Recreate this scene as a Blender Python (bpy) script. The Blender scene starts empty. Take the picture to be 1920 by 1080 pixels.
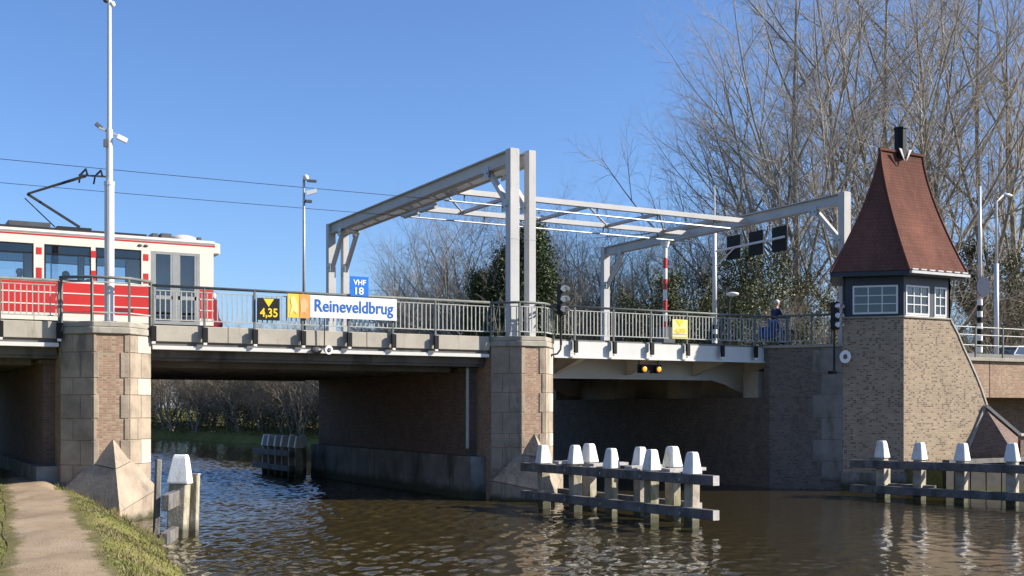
import bpy, bmesh, math, random
import numpy as np
from mathutils import Vector, Matrix
R = math.radians
rnd = random.Random(7)
scene = bpy.context.scene
COL = scene.collection

# ------------------------------------------------------------------ camera, sky, sun, exposure
cam_d = bpy.data.cameras.new('camera'); cam = bpy.data.objects.new('camera', cam_d); COL.objects.link(cam)
cam.location = (-17.4, -32.2, 2.9); cam.rotation_euler = (R(90), 0, -R(29.4))
cam_d.sensor_width = 36.0; cam_d.lens = 36.0 * 2164 / 1920; cam_d.shift_y = 225 / 1920
cam_d.clip_start = 0.1; cam_d.clip_end = 3000
scene.camera = cam
SUN_AZ, SUN_EL = 121.0, 31.0          # compass angle from +Y, clockwise
world = bpy.data.worlds.new('World'); scene.world = world; world.use_nodes = True
wn = world.node_tree; bgn = wn.nodes['Background']
sky = wn.nodes.new('ShaderNodeTexSky'); sky.sky_type = 'NISHITA'; sky.sun_disc = False
sky.sun_elevation = R(SUN_EL); sky.sun_rotation = R(SUN_AZ)
sky.air_density = 1.0; sky.dust_density = 0.5; sky.ozone_density = 8.5; sky.altitude = 0
tint = wn.nodes.new('ShaderNodeMix'); tint.data_type = 'RGBA'; tint.blend_type = 'MULTIPLY'; tint.inputs[0].default_value = 1.0; tint.inputs[7].default_value = (1.07, 1.0, 1.03, 1)   # colour balance of the camera's sky
wn.links.new(sky.outputs[0], tint.inputs[6]); wn.links.new(tint.outputs[2], bgn.inputs[0]); bgn.inputs[1].default_value = 0.092
sun_d = bpy.data.lights.new('sun', 'SUN'); sun_d.energy = 5.0; sun_d.angle = R(0.53); sun_d.color = (1.0, 0.93, 0.82)
sun = bpy.data.objects.new('sun', sun_d); COL.objects.link(sun); sun.location = (30, -30, 40)
_s = Vector((math.sin(R(SUN_AZ)) * math.cos(R(SUN_EL)), math.cos(R(SUN_AZ)) * math.cos(R(SUN_EL)), math.sin(R(SUN_EL))))
sun.rotation_euler = _s.to_track_quat('Z', 'Y').to_euler()
scene.view_settings.view_transform = 'Standard'; scene.view_settings.look = 'None'
scene.view_settings.exposure = 1.0; scene.view_settings.gamma = 1.0; scene.view_settings.use_curve_mapping = False

# ------------------------------------------------------------------ materials
def new_mat(name):
    m = bpy.data.materials.new(name); m.use_nodes = True
    nt = m.node_tree; return m, nt, nt.nodes['Principled BSDF']
def N(nt, typ, **kw):
    n = nt.nodes.new(typ)
    for k, v in kw.items():
        if k.startswith('i_'): n.inputs[k[2:].replace('_', ' ')].default_value = v
        else: setattr(n, k, v)
    return n
def noise(nt, scale, detail=4, rough=0.6, vec=None, dist=0.0):
    n = N(nt, 'ShaderNodeTexNoise'); n.inputs['Scale'].default_value = scale
    n.inputs['Detail'].default_value = detail; n.inputs['Roughness'].default_value = rough
    n.inputs['Distortion'].default_value = dist
    if vec is not None: nt.links.new(vec, n.inputs['Vector'])
    return n
def ramp(nt, fac, stops):
    r = N(nt, 'ShaderNodeValToRGB'); e = r.color_ramp.elements
    while len(e) < len(stops): e.new(0.5)
    for el, (p, c) in zip(e, stops): el.position = p; el.color = (*c, 1)
    nt.links.new(fac, r.inputs[0]); return r
def mixc(nt, fac, a, b, mode='MIX'):
    m = N(nt, 'ShaderNodeMix', data_type='RGBA', blend_type=mode)
    for sock, v in ((m.inputs[0], fac), (m.inputs[6], a), (m.inputs[7], b)):
        if hasattr(v, 'is_linked') or hasattr(v, 'links'): nt.links.new(v, sock)
        elif isinstance(v, (int, float)): sock.default_value = v
        else: sock.default_value = (*v, 1)
    return m.outputs[2]
def bump(nt, bs, h, strength=0.3, dist=0.02):
    b = N(nt, 'ShaderNodeBump'); b.inputs['Strength'].default_value = strength; b.inputs['Distance'].default_value = dist
    nt.links.new(h, b.inputs['Height']); nt.links.new(b.outputs[0], bs.inputs['Normal'])
def pos(nt): return N(nt, 'ShaderNodeNewGeometry').outputs['Position']
def uvv(nt): return N(nt, 'ShaderNodeUVMap').outputs[0]
def mapped(nt, vec, scale):
    m = N(nt, 'ShaderNodeMapping'); m.inputs['Scale'].default_value = scale; nt.links.new(vec, m.inputs['Vector']); return m.outputs[0]
def flat(name, col, rough=0.6, var=0.12, scale=3.0, metal=0.0, bmp=0.0, spec=0.5, dirt=None, coat=0.0, tide=0.0):
    m, nt, bs = new_mat(name); p = pos(nt)
    n = noise(nt, scale, 5, 0.62, p); col = tuple(c * ALB for c in col)
    lo = tuple(c * (1 - var) for c in col); hi = tuple(min(1, c * (1 + var)) for c in col)
    c = ramp(nt, n.outputs[0], [(0.3, lo), (0.7, hi)]).outputs[0]
    if dirt:
        d = noise(nt, dirt[1], 6, 0.7, mapped(nt, p, (1, 1, 0.25)))
        f = ramp(nt, d.outputs[0], [(dirt[2], (0, 0, 0)), (dirt[2] + 0.14, (1, 1, 1))]).outputs[0]
        c = mixc(nt, f, c, dirt[0])
    if tide:
        sz = N(nt, 'ShaderNodeSeparateXYZ'); nt.links.new(p, sz.inputs[0])
        wn_ = noise(nt, 2.4, 4, 0.6, p); ad = N(nt, 'ShaderNodeMath', operation='MULTIPLY_ADD'); nt.links.new(wn_.outputs[0], ad.inputs[0]); ad.inputs[1].default_value = 0.35; nt.links.new(sz.outputs[2], ad.inputs[2])
        f = ramp(nt, ad.outputs[0], [(tide * 0.75, (0.9, 0.9, 0.9)), (tide * 1.25, (0, 0, 0))]).outputs[0]; c = mixc(nt, f, c, (0.045, 0.048, 0.022))
    nt.links.new(c, bs.inputs['Base Color'])
    bs.inputs['Roughness'].default_value = rough; bs.inputs['Metallic'].default_value = metal
    bs.inputs['Specular IOR Level'].default_value = spec; bs.inputs['Coat Weight'].default_value = coat
    if bmp: bump(nt, bs, noise(nt, scale * 8, 4, 0.6, p).outputs[0], bmp)
    return m
def brick(name, c1, c2, c3, mortar, bw=0.215, bh=0.062, stain=(0.03, 0.03, 0.028), st=0.62, msize=0.011):
    m, nt, bs = new_mat(name); uv = uvv(nt)
    b = N(nt, 'ShaderNodeTexBrick'); b.offset = 0.5
    b.inputs['Scale'].default_value = 1.0; b.inputs['Brick Width'].default_value = bw; b.inputs['Row Height'].default_value = bh
    b.inputs['Mortar Size'].default_value = msize; b.inputs['Mortar Smooth'].default_value = 0.15
    b.inputs['Color1'].default_value = (*c1, 1); b.inputs['Color2'].default_value = (*c2, 1); b.inputs['Mortar'].default_value = (*mortar, 1)
    nt.links.new(uv, b.inputs['Vector'])
    sn = N(nt, 'ShaderNodeTexWhiteNoise', noise_dimensions='2D')
    sc = N(nt, 'ShaderNodeVectorMath', operation='SNAP'); sc.inputs[1].default_value = (bw / 2, bh, 1); nt.links.new(uv, sc.inputs[0])
    nt.links.new(sc.outputs[0], sn.inputs['Vector'])
    f = ramp(nt, sn.outputs['Value'], [(0.74, (0, 0, 0)), (0.80, (1, 1, 1))]).outputs[0]
    inv = N(nt, 'ShaderNodeMath', operation='SUBTRACT'); inv.inputs[0].default_value = 1; nt.links.new(b.outputs['Fac'], inv.inputs[1])
    ff = N(nt, 'ShaderNodeMath', operation='MULTIPLY'); nt.links.new(f, ff.inputs[0]); nt.links.new(inv.outputs[0], ff.inputs[1])
    c = mixc(nt, ff.outputs[0], b.outputs['Color'], c3)
    p = pos(nt)
    g = noise(nt, 0.8, 6, 0.68, mapped(nt, p, (1, 1, 0.45)))
    fs = ramp(nt, g.outputs[0], [(st, (0, 0, 0)), (st + 0.2, (0.75, 0.75, 0.75))]).outputs[0]
    c = mixc(nt, fs, c, stain)
    v = noise(nt, 2.2, 4, 0.6, p)
    c = mixc(nt, 0.35, c, ramp(nt, v.outputs[0], [(0.3, (0.62, 0.6, 0.58)), (0.7, (1.25, 1.2, 1.15))]).outputs[0], 'MULTIPLY')
    nt.links.new(c, bs.inputs['Base Color']); bs.inputs['Roughness'].default_value = 0.9; bs.inputs['Specular IOR Level'].default_value = 0.2
    h = N(nt, 'ShaderNodeMath', operation='ADD'); nt.links.new(inv.outputs[0], h.inputs[0])
    nn = noise(nt, 40, 3, 0.6, p); k = N(nt, 'ShaderNodeMath', operation='MULTIPLY'); k.inputs[1].default_value = 0.5
    nt.links.new(nn.outputs[0], k.inputs[0]); nt.links.new(k.outputs[0], h.inputs[1])
    bump(nt, bs, h.outputs[0], 0.6, 0.012)
    return m
def emit(name, col, s):
    m, nt, bs = new_mat(name); bs.inputs['Base Color'].default_value = (*col, 1)
    bs.inputs['Emission Color'].default_value = (*col, 1); bs.inputs['Emission Strength'].default_value = s
    bs.inputs['Roughness'].default_value = 0.3; return m
def glass(name, col=(0.75, 0.82, 0.85), rough=0.02, mixf=0.78):
    m, nt, bs = new_mat(name)
    t = N(nt, 'ShaderNodeBsdfTransparent'); t.inputs[0].default_value = (*col, 1)
    g = N(nt, 'ShaderNodeBsdfGlossy'); g.inputs['Roughness'].default_value = rough
    fr = N(nt, 'ShaderNodeFresnel'); fr.inputs[0].default_value = 1.5
    ad = N(nt, 'ShaderNodeMath', operation='ADD'); ad.inputs[1].default_value = 1 - mixf - 0.1; nt.links.new(fr.outputs[0], ad.inputs[0])
    mx = N(nt, 'ShaderNodeMixShader'); nt.links.new(ad.outputs[0], mx.inputs[0])
    nt.links.new(t.outputs[0], mx.inputs[1]); nt.links.new(g.outputs[0], mx.inputs[2])
    nt.links.new(mx.outputs[0], nt.nodes['Material Output'].inputs[0]); return m

M = {}
ALB = 0.84
M['brick_pier'] = brick('brick_pier', (0.335, 0.205, 0.135), (0.255, 0.15, 0.10), (0.35, 0.26, 0.175), (0.30, 0.25, 0.19), st=0.66)
M['brick_tower'] = brick('brick_tower', (0.36, 0.275, 0.185), (0.28, 0.205, 0.14), (0.16, 0.11, 0.08), (0.33, 0.285, 0.22), bw=0.21, bh=0.068, st=0.66)
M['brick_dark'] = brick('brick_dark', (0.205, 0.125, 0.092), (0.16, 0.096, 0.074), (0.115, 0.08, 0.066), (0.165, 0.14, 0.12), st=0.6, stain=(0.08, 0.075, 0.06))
M['stone'] = flat('stone', (0.35, 0.285, 0.215), 0.9, 0.28, 1.7, bmp=0.5, dirt=((0.13, 0.115, 0.09), 1.3, 0.53), spec=0.2, tide=0.32)
M['stone_pale'] = flat('stone_pale', (0.50, 0.46, 0.39), 0.9, 0.12, 2.5, bmp=0.25, dirt=((0.3, 0.26, 0.2), 1.6, 0.6), spec=0.2)
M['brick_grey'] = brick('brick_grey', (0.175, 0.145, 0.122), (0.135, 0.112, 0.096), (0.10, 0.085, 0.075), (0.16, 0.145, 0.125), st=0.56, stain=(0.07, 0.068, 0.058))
M['plinth'] = flat('plinth', (0.24, 0.225, 0.20), 0.9, 0.3, 1.2, bmp=0.4, dirt=((0.085, 0.085, 0.06), 1.5, 0.52), spec=0.2, tide=0.5)
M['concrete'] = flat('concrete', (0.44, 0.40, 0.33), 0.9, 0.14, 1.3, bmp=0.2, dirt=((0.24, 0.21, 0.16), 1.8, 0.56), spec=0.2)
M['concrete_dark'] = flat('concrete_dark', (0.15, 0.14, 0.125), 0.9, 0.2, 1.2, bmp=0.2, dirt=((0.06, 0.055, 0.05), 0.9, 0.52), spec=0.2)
M['cap_stone'] = flat('cap_stone', (0.36, 0.33, 0.27), 0.9, 0.2, 2.5, bmp=0.3, dirt=((0.14, 0.13, 0.1), 2.0, 0.55), spec=0.2)
M['joint'] = flat('joint', (0.07, 0.065, 0.055), 0.95, 0.2, 4)
M['white_steel'] = flat('white_steel', (0.66, 0.65, 0.60), 0.45, 0.07, 1.2, dirt=((0.42, 0.39, 0.33), 2.2, 0.62))
M['gantry'] = flat('gantry', (0.52, 0.51, 0.49), 0.65, 0.10, 0.9, spec=0.3, dirt=((0.30, 0.26, 0.21), 2.2, 0.60))
M['pole_white'] = flat('pole_white', (0.66, 0.66, 0.66), 0.4, 0.06, 1.0, dirt=((0.45, 0.44, 0.42), 1.6, 0.62))
M['galv'] = flat('galv', (0.40, 0.41, 0.40), 0.45, 0.15, 6, metal=0.35)
M['rail_grey'] = flat('rail_grey', (0.40, 0.40, 0.365), 0.55, 0.2, 5, dirt=((0.2, 0.18, 0.14), 4, 0.62))
M['rail_top'] = flat('rail_top', (0.15, 0.16, 0.145), 0.55, 0.25, 4, spec=0.3)
M['black'] = flat('black', (0.012, 0.0125, 0.013), 0.6, 0.3, 6, spec=0.2)
M['blackmetal'] = flat('blackmetal', (0.024, 0.026, 0.028), 0.55, 0.3, 5, spec=0.25)
M['dark_grey'] = flat('dark_grey', (0.075, 0.078, 0.08), 0.5, 0.2, 5)
M['blue_timber'] = flat('blue_timber', (0.018, 0.026, 0.042), 0.5, 0.2, 4)
M['window_white'] = flat('window_white', (0.78, 0.78, 0.74), 0.4, 0.05, 4)
M['lead'] = flat('lead', (0.50, 0.50, 0.49), 0.5, 0.15, 5)
M['cream'] = flat('cream', (0.80, 0.72, 0.60), 0.28, 0.04, 1.0, coat=0.3, dirt=((0.6, 0.52, 0.4), 1.2, 0.66))
M['red'] = flat('red', (0.56, 0.022, 0.014), 0.4, 0.10, 1.0, coat=0.1)
M['darkred'] = flat('darkred', (0.20, 0.010, 0.018), 0.4, 0.15, 2.0)
M['tram_grey'] = flat('tram_grey', (0.30, 0.31, 0.30), 0.4, 0.1, 3)
M['seat'] = flat('seat', (0.10, 0.14, 0.20), 0.8, 0.2, 5)
M['blue_sign'] = flat('blue_sign', (0.012, 0.17, 0.62), 0.35, 0.05, 3)
M['white_sign'] = flat('white_sign', (0.84, 0.84, 0.84), 0.35, 0.03, 3)
M['letter_blue'] = flat('letter_blue', (0.012, 0.12, 0.45), 0.4, 0.05, 3)
M['yellow'] = flat('yellow', (0.85, 0.60, 0.02), 0.4, 0.06, 5)
M['logo_yellow'] = flat('logo_yellow', (0.88, 0.58, 0.06), 0.4, 0.05, 4)
M['logo_pale'] = flat('logo_pale', (0.9, 0.72, 0.28), 0.4, 0.05, 4)
M['logo_orange'] = flat('logo_orange', (0.86, 0.33, 0.08), 0.4, 0.05, 4)
M['logo_peach'] = flat('logo_peach', (0.88, 0.47, 0.22), 0.4, 0.05, 4)
M['paint_white'] = flat('paint_white', (0.84, 0.83, 0.79), 0.6, 0.08, 3, bmp=0.3, dirt=((0.42, 0.38, 0.28), 3.4, 0.56))
M['timber'] = flat('timber', (0.165, 0.15, 0.135), 0.85, 0.4, 2.5, bmp=0.7, dirt=((0.06, 0.06, 0.055), 2.8, 0.5))
M['timber_pile'] = flat('timber_pile', (0.42, 0.37, 0.285), 0.85, 0.35, 3, bmp=0.7, dirt=((0.16, 0.15, 0.07), 2.5, 0.5), tide=0.42)
M['timber_shaded'] = flat('timber_shaded', (0.055, 0.05, 0.045), 0.8, 0.35, 2.5, bmp=0.6, spec=0.2, tide=0.4)  # quay timber: shade put into the base colour, plus the green waterline stain
M['timber_cut'] = flat('timber_cut', (0.46, 0.43, 0.40), 0.85, 0.2, 6, bmp=0.3)
M['asphalt'] = flat('asphalt', (0.05, 0.05, 0.05), 0.9, 0.2, 6, bmp=0.3)
M['paving'] = flat('paving', (0.22, 0.21, 0.19), 0.9, 0.15, 4, bmp=0.2)
M['bark'] = flat('bark', (0.30, 0.265, 0.21), 0.9, 0.35, 2.5, bmp=0.4, dirt=((0.10, 0.105, 0.05), 0.9, 0.56))
M['twig'] = flat('twig', (0.44, 0.39, 0.325), 0.85, 0.25, 0.7)
M['twig_grey'] = flat('twig_grey', (0.40, 0.35, 0.285), 0.85, 0.3, 0.5)
M['twig_olive'] = flat('twig_olive', (0.29, 0.255, 0.15), 0.85, 0.35, 0.5)
M['twig_brown'] = flat('twig_brown', (0.30, 0.235, 0.165), 0.85, 0.35, 0.4)
def leafmat(name, a, b):
    m, nt, bs = new_mat(name); p = pos(nt); n = noise(nt, 0.9, 5, 0.7, p); n2 = noise(nt, 9, 2, 0.5, p)
    c = ramp(nt, n.outputs[0], [(0.32, a), (0.68, b)]).outputs[0]
    c = mixc(nt, 0.5, c, ramp(nt, n2.outputs[0], [(0.3, (0.5, 0.5, 0.5)), (0.7, (1.5, 1.5, 1.4))]).outputs[0], 'MULTIPLY')
    nt.links.new(c, bs.inputs['Base Color']); bs.inputs['Roughness'].default_value = 0.55
    bs.inputs['Specular IOR Level'].default_value = 0.3
    bs.inputs['Subsurface Weight'].default_value = 0.0; return m
M['ivy'] = leafmat('ivy', (0.045, 0.055, 0.02), (0.10, 0.105, 0.04))
M['conifer'] = leafmat('conifer', (0.03, 0.05, 0.016), (0.075, 0.095, 0.03))
M['grass'] = leafmat('grass', (0.20, 0.15, 0.07), (0.10, 0.115, 0.032))
M['glass'] = glass('glass', (0.88, 0.92, 0.94), mixf=0.86)
M['glass_dark'] = glass('glass_dark', (0.35, 0.42, 0.45), mixf=0.84)
M['skin'] = flat('skin', (0.50, 0.30, 0.21), 0.6, 0.05, 5)
M['hair_white'] = flat('hair_white', (0.62, 0.60, 0.57), 0.8, 0.1, 12)
M['hair_brown'] = flat('hair_brown', (0.06, 0.04, 0.028), 0.8, 0.2, 12)
M['cloth_navy'] = flat('cloth_navy', (0.022, 0.035, 0.075), 0.9, 0.25, 6)
M['cloth_blue'] = flat('cloth_blue', (0.025, 0.075, 0.33), 0.7, 0.2, 5)
M['cloth_teal'] = flat('cloth_teal', (0.05, 0.10, 0.13), 0.9, 0.2, 6)
M['cloth_grey'] = flat('cloth_grey', (0.16, 0.16, 0.16), 0.9, 0.2, 6)
M['car_paint'] = flat('car_paint', (0.62, 0.68, 0.75), 0.2, 0.03, 1, coat=0.6)
M['rubber'] = flat('rubber', (0.02, 0.02, 0.02), 0.85, 0.2, 6)
M['amber'] = emit('amber', (1.0, 0.26, 0.015), 0.9)
M['lamp_white'] = flat('lamp_white', (0.80, 0.80, 0.80), 0.35, 0.04, 6)
M['lamp_red'] = flat('lamp_red', (0.22, 0.02, 0.02), 0.2, 0.05, 6)

# roof tiles
m, nt, bs = new_mat('roof_tile'); uv = uvv(nt)
b = N(nt, 'ShaderNodeTexBrick'); b.inputs['Scale'].default_value = 1; b.inputs['Brick Width'].default_value = 0.16; b.inputs['Row Height'].default_value = 0.12
b.inputs['Mortar Size'].default_value = 0.008; b.inputs['Color1'].default_value = (0.142, 0.068, 0.052, 1); b.inputs['Color2'].default_value = (0.120, 0.058, 0.045, 1)
b.inputs['Mortar'].default_value = (0.095, 0.046, 0.037, 1); nt.links.new(uv, b.inputs['Vector'])
p = pos(nt); n1 = noise(nt, 0.9, 6, 0.7, mapped(nt, p, (1, 1, 0.3)))
c = mixc(nt, 0.75, b.outputs['Color'], ramp(nt, n1.outputs[0], [(0.28, (0.55, 0.53, 0.55)), (0.5, (1.0, 0.95, 0.92)), (0.74, (1.55, 1.4, 1.28))]).outputs[0], 'MULTIPLY')
n3 = noise(nt, 3.0, 5, 0.7, mapped(nt, p, (1, 1, 0.15)))
c = mixc(nt, ramp(nt, n3.outputs[0], [(0.6, (0, 0, 0)), (0.78, (0.55, 0.55, 0.55))]).outputs[0], c, (0.11, 0.07, 0.055))
nt.links.new(c, bs.inputs['Base Color']); bs.inputs['Roughness'].default_value = 0.92; bs.inputs['Specular IOR Level'].default_value = 0.06
sep = N(nt, 'ShaderNodeSeparateXYZ'); nt.links.new(uv, sep.inputs[0])
dv = N(nt, 'ShaderNodeMath', operation='DIVIDE'); dv.inputs[1].default_value = 0.12; nt.links.new(sep.outputs[1], dv.inputs[0])
fr = N(nt, 'ShaderNodeMath', operation='FRACT'); nt.links.new(dv.outputs[0], fr.inputs[0])
iv = N(nt, 'ShaderNodeMath', operation='SUBTRACT'); iv.inputs[0].default_value = 1; nt.links.new(fr.outputs[0], iv.inputs[1])
bump(nt, bs, iv.outputs[0], 0.5, 0.02); M['roof_tile'] = m

# water
m, nt, bs = new_mat('water'); p = pos(nt)
bs.inputs['Base Color'].default_value = (0.034, 0.026, 0.011, 1); bs.inputs['Roughness'].default_value = 0.05
bs.inputs['IOR'].default_value = 1.33; bs.inputs['Specular IOR Level'].default_value = 0.5
a2 = noise(nt, 6.0, 3, 0.55, p, 0.3)
bump(nt, bs, a2.outputs[0], 0.4, 0.012); M['water'] = m

# ground: grass and soil
m, nt, bs = new_mat('turf'); p = pos(nt)
n1 = noise(nt, 0.55, 6, 0.7, p); n2 = noise(nt, 5, 5, 0.7, p)
c = ramp(nt, n1.outputs[0], [(0.3, (0.085, 0.105, 0.028)), (0.5, (0.16, 0.16, 0.045)), (0.72, (0.20, 0.165, 0.085))]).outputs[0]
c = mixc(nt, 0.6, c, ramp(nt, n2.outputs[0], [(0.3, (0.5, 0.5, 0.5)), (0.7, (1.4, 1.4, 1.3))]).outputs[0], 'MULTIPLY')
nt.links.new(c, bs.inputs['Base Color']); bs.inputs['Roughness'].default_value = 0.95; bs.inputs['Specular IOR Level'].default_value = 0.1
bump(nt, bs, noise(nt, 14, 5, 0.7, p).outputs[0], 0.8, 0.06); M['turf'] = m
m, nt, bs = new_mat('gravel'); p = pos(nt)
n1 = noise(nt, 0.9, 6, 0.7, p); n2 = noise(nt, 30, 4, 0.7, p)
c = ramp(nt, n1.outputs[0], [(0.3, (0.23, 0.165, 0.105)), (0.55, (0.315, 0.24, 0.16)), (0.75, (0.36, 0.285, 0.205))]).outputs[0]
c = mixc(nt, 0.5, c, ramp(nt, n2.outputs[0], [(0.3, (0.65, 0.65, 0.65)), (0.7, (1.3, 1.3, 1.3))]).outputs[0], 'MULTIPLY')
ed = N(nt, 'ShaderNodeAttribute', attribute_name='edge'); n4 = noise(nt, 2.6, 6, 0.72, p)
ea = N(nt, 'ShaderNodeMath', operation='MULTIPLY_ADD'); nt.links.new(n4.outputs[0], ea.inputs[0]); ea.inputs[1].default_value = 0.9; nt.links.new(ed.outputs['Fac'], ea.inputs[2])
g5 = noise(nt, 7, 5, 0.7, p); gc = ramp(nt, g5.outputs[0], [(0.3, (0.085, 0.085, 0.03)), (0.55, (0.15, 0.13, 0.055)), (0.75, (0.21, 0.165, 0.09))]).outputs[0]
mr = N(nt, 'ShaderNodeMapRange'); mr.inputs['From Min'].default_value = 1.12; mr.inputs['From Max'].default_value = 1.30; nt.links.new(ea.outputs[0], mr.inputs['Value'])
c = mixc(nt, mr.outputs[0], c, gc)
n6 = noise(nt, 1.4, 6, 0.75, mapped(nt, p, (1, 0.5, 1))); c = mixc(nt, ramp(nt, n6.outputs[0], [(0.55, (0, 0, 0)), (0.72, (0.6, 0.6, 0.6))]).outputs[0], c, (0.17, 0.125, 0.08))
nt.links.new(c, bs.inputs['Base Color']); bs.inputs['Roughness'].default_value = 0.95; bs.inputs['Specular IOR Level'].default_value = 0.1
bump(nt, bs, n2.outputs[0], 0.8, 0.025); M['gravel'] = m

# ------------------------------------------------------------------ mesh helpers
def wloc(o):
    v = Vector((0, 0, 0))
    while o is not None: v += o.location; o = o.parent
    return v
def tag(o, label=None, cat=None, group=None, kind=None):
    if label: o['label'] = label
    if cat: o['category'] = cat
    if group: o['group'] = group
    if kind: o['kind'] = kind
    return o
def thing(name, label, cat, loc, group=None):
    o = bpy.data.objects.new(name, None); COL.objects.link(o); o.location = loc; o.empty_display_size = 0.2
    return tag(o, label, cat, group)
def link(name, mesh, parent=None, loc=(0, 0, 0)):
    o = bpy.data.objects.new(name, mesh); COL.objects.link(o); o.location = loc
    if parent is not None: o.parent = parent
    return o
def planar_uv(me):
    n = len(me.polygons)
    if not n: return
    uv = me.uv_layers.new(name='UVMap')
    co = np.empty(len(me.vertices) * 3, np.float32); me.vertices.foreach_get('co', co); co = co.reshape(-1, 3)
    nl = len(me.loops); vi = np.empty(nl, np.int32); me.loops.foreach_get('vertex_index', vi)
    nr = np.empty(n * 3, np.float32); me.polygons.foreach_get('normal', nr); nr = nr.reshape(-1, 3)
    tot = np.empty(n, np.int32); me.polygons.foreach_get('loop_total', tot)
    ln = np.repeat(nr, tot, axis=0); q = co[vi]
    t = np.stack([-ln[:, 1], ln[:, 0], np.zeros(nl)], 1); L = np.linalg.norm(t, axis=1)
    steep = L > 0.3; t[steep] /= L[steep][:, None]
    u = np.where(steep, (q * t).sum(1), q[:, 0]); v = np.where(steep, q[:, 2] / np.maximum(L, 0.35), q[:, 1])
    uv.data.foreach_set('uv', np.stack([u, v], 1).astype(np.float32).ravel())
class MB:
    def __init__(s): s.v = []; s.f = []
    def poly(s, vs, fs):
        b = len(s.v); s.v += [tuple(x) for x in vs]; s.f += [tuple(i + b for i in f) for f in fs]; return s
    def box(s, x0, x1, y0, y1, z0, z1):
        return s.poly([(x0, y0, z0), (x1, y0, z0), (x1, y1, z0), (x0, y1, z0), (x0, y0, z1), (x1, y0, z1), (x1, y1, z1), (x0, y1, z1)],
                      [(3, 2, 1, 0), (4, 5, 6, 7), (0, 1, 5, 4), (1, 2, 6, 5), (2, 3, 7, 6), (3, 0, 4, 7)])
    def prism(s, pts, z0, z1):
        n = len(pts)
        a = sum(pts[i][0] * pts[(i + 1) % n][1] - pts[(i + 1) % n][0] * pts[i][1] for i in range(n))
        if a < 0: pts = pts[::-1]
        zz0 = z0 if hasattr(z0, '__len__') else [z0] * n; zz1 = z1 if hasattr(z1, '__len__') else [z1] * n
        vs = [(p[0], p[1], zz0[i]) for i, p in enumerate(pts)] + [(p[0], p[1], zz1[i]) for i, p in enumerate(pts)]
        fs = [tuple(range(n))[::-1], tuple(range(n, 2 * n))] + [(i, (i + 1) % n, n + (i + 1) % n, n + i) for i in range(n)]
        return s.poly(vs, fs)
    def xprism(s, pts, y0, y1):      # outline in the x-z plane, extruded along y
        n = len(pts); vs = [(p[0], y0, p[1]) for p in pts] + [(p[0], y1, p[1]) for p in pts]
        return s.poly(vs, [tuple(range(n)), tuple(range(n, 2 * n))[::-1]] + [(i, n + i, n + (i + 1) % n, (i + 1) % n) for i in range(n)])
    def yprism(s, pts, x0, x1):      # outline in the y-z plane, extruded along x
        n = len(pts); vs = [(x0, p[0], p[1]) for p in pts] + [(x1, p[0], p[1]) for p in pts]
        return s.poly(vs, [tuple(range(n))[::-1], tuple(range(n, 2 * n))] + [(i, (i + 1) % n, n + (i + 1) % n, n + i) for i in range(n)])
    def tube(s, pts, r, n=8, cap=True):
        pts = [Vector(p) for p in pts]; k = len(pts); rs = r if hasattr(r, '__len__') else [r] * k
        b = len(s.v); up = None
        for i, p in enumerate(pts):
            d = (pts[min(i + 1, k - 1)] - pts[max(i - 1, 0)]).normalized()
            if up is None: up = d.orthogonal().normalized()
            up = (up - d * up.dot(d)); up = up.normalized() if up.length > 1e-5 else d.orthogonal().normalized()
            w = d.cross(up)
            for j in range(n):
                a = 2 * math.pi * j / n + math.pi / n
                s.v.append(tuple(p + (up * math.cos(a) + w * math.sin(a)) * rs[i]))
        for i in range(k - 1):
            for j in range(n):
                s.f.append((b + i * n + j, b + i * n + (j + 1) % n, b + (i + 1) * n + (j + 1) % n, b + (i + 1) * n + j))
        if cap:
            s.f.append(tuple(b + j for j in range(n))[::-1]); s.f.append(tuple(b + (k - 1) * n + j for j in range(n)))
        return s
    def bar(s, a, b, w, h, up=(0, 0, 1)):    # square bar from a to b
        a, b = Vector(a), Vector(b); d = (b - a).normalized(); u = Vector(up)
        if abs(d.dot(u)) > 0.98: u = Vector((0, 1, 0))
        x = d.cross(u).normalized(); z = x.cross(d).normalized(); x *= w / 2; z *= h / 2
        vs = [a - x - z, a + x - z, a + x + z, a - x + z, b - x - z, b + x - z, b + x + z, b - x + z]
        return s.poly(vs, [(0, 1, 2, 3), (7, 6, 5, 4), (0, 4, 5, 1), (1, 5, 6, 2), (2, 6, 7, 3), (3, 7, 4, 0)])
    def ball(s, c, r, nu=12, nv=8, sc=(1, 1, 1)):
        b = len(s.v)
        for i in range(nv + 1):
            th = math.pi * i / nv
            for j in range(nu):
                ph = 2 * math.pi * j / nu
                s.v.append((c[0] + r * sc[0] * math.sin(th) * math.cos(ph), c[1] + r * sc[1] * math.sin(th) * math.sin(ph), c[2] + r * sc[2] * math.cos(th)))
        for i in range(nv):
            for j in range(nu):
                s.f.append((b + i * nu + j, b + (i + 1) * nu + j, b + (i + 1) * nu + (j + 1) % nu, b + i * nu + (j + 1) % nu))
        return s
    def mesh(s, name, mat, off=(0, 0, 0), smooth=False, bev=0.0):
        me = bpy.data.meshes.new(name)
        me.from_pydata([(a - off[0], b - off[1], c - off[2]) for a, b, c in s.v], [], s.f)
        if bev:
            bm = bmesh.new(); bm.from_mesh(me)
            ed = [e for e in bm.edges if len(e.link_faces) == 2 and e.calc_face_angle(0) > 0.5]
            bmesh.ops.bevel(bm, geom=ed, offset=bev, segments=1, affect='EDGES', clamp_overlap=True)
            bm.to_mesh(me); bm.free()
        me.update(); me.validate(); planar_uv(me)
        if smooth: me.polygons.foreach_set('use_smooth', [True] * len(me.polygons))
        me.materials.append(mat); return me
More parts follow.
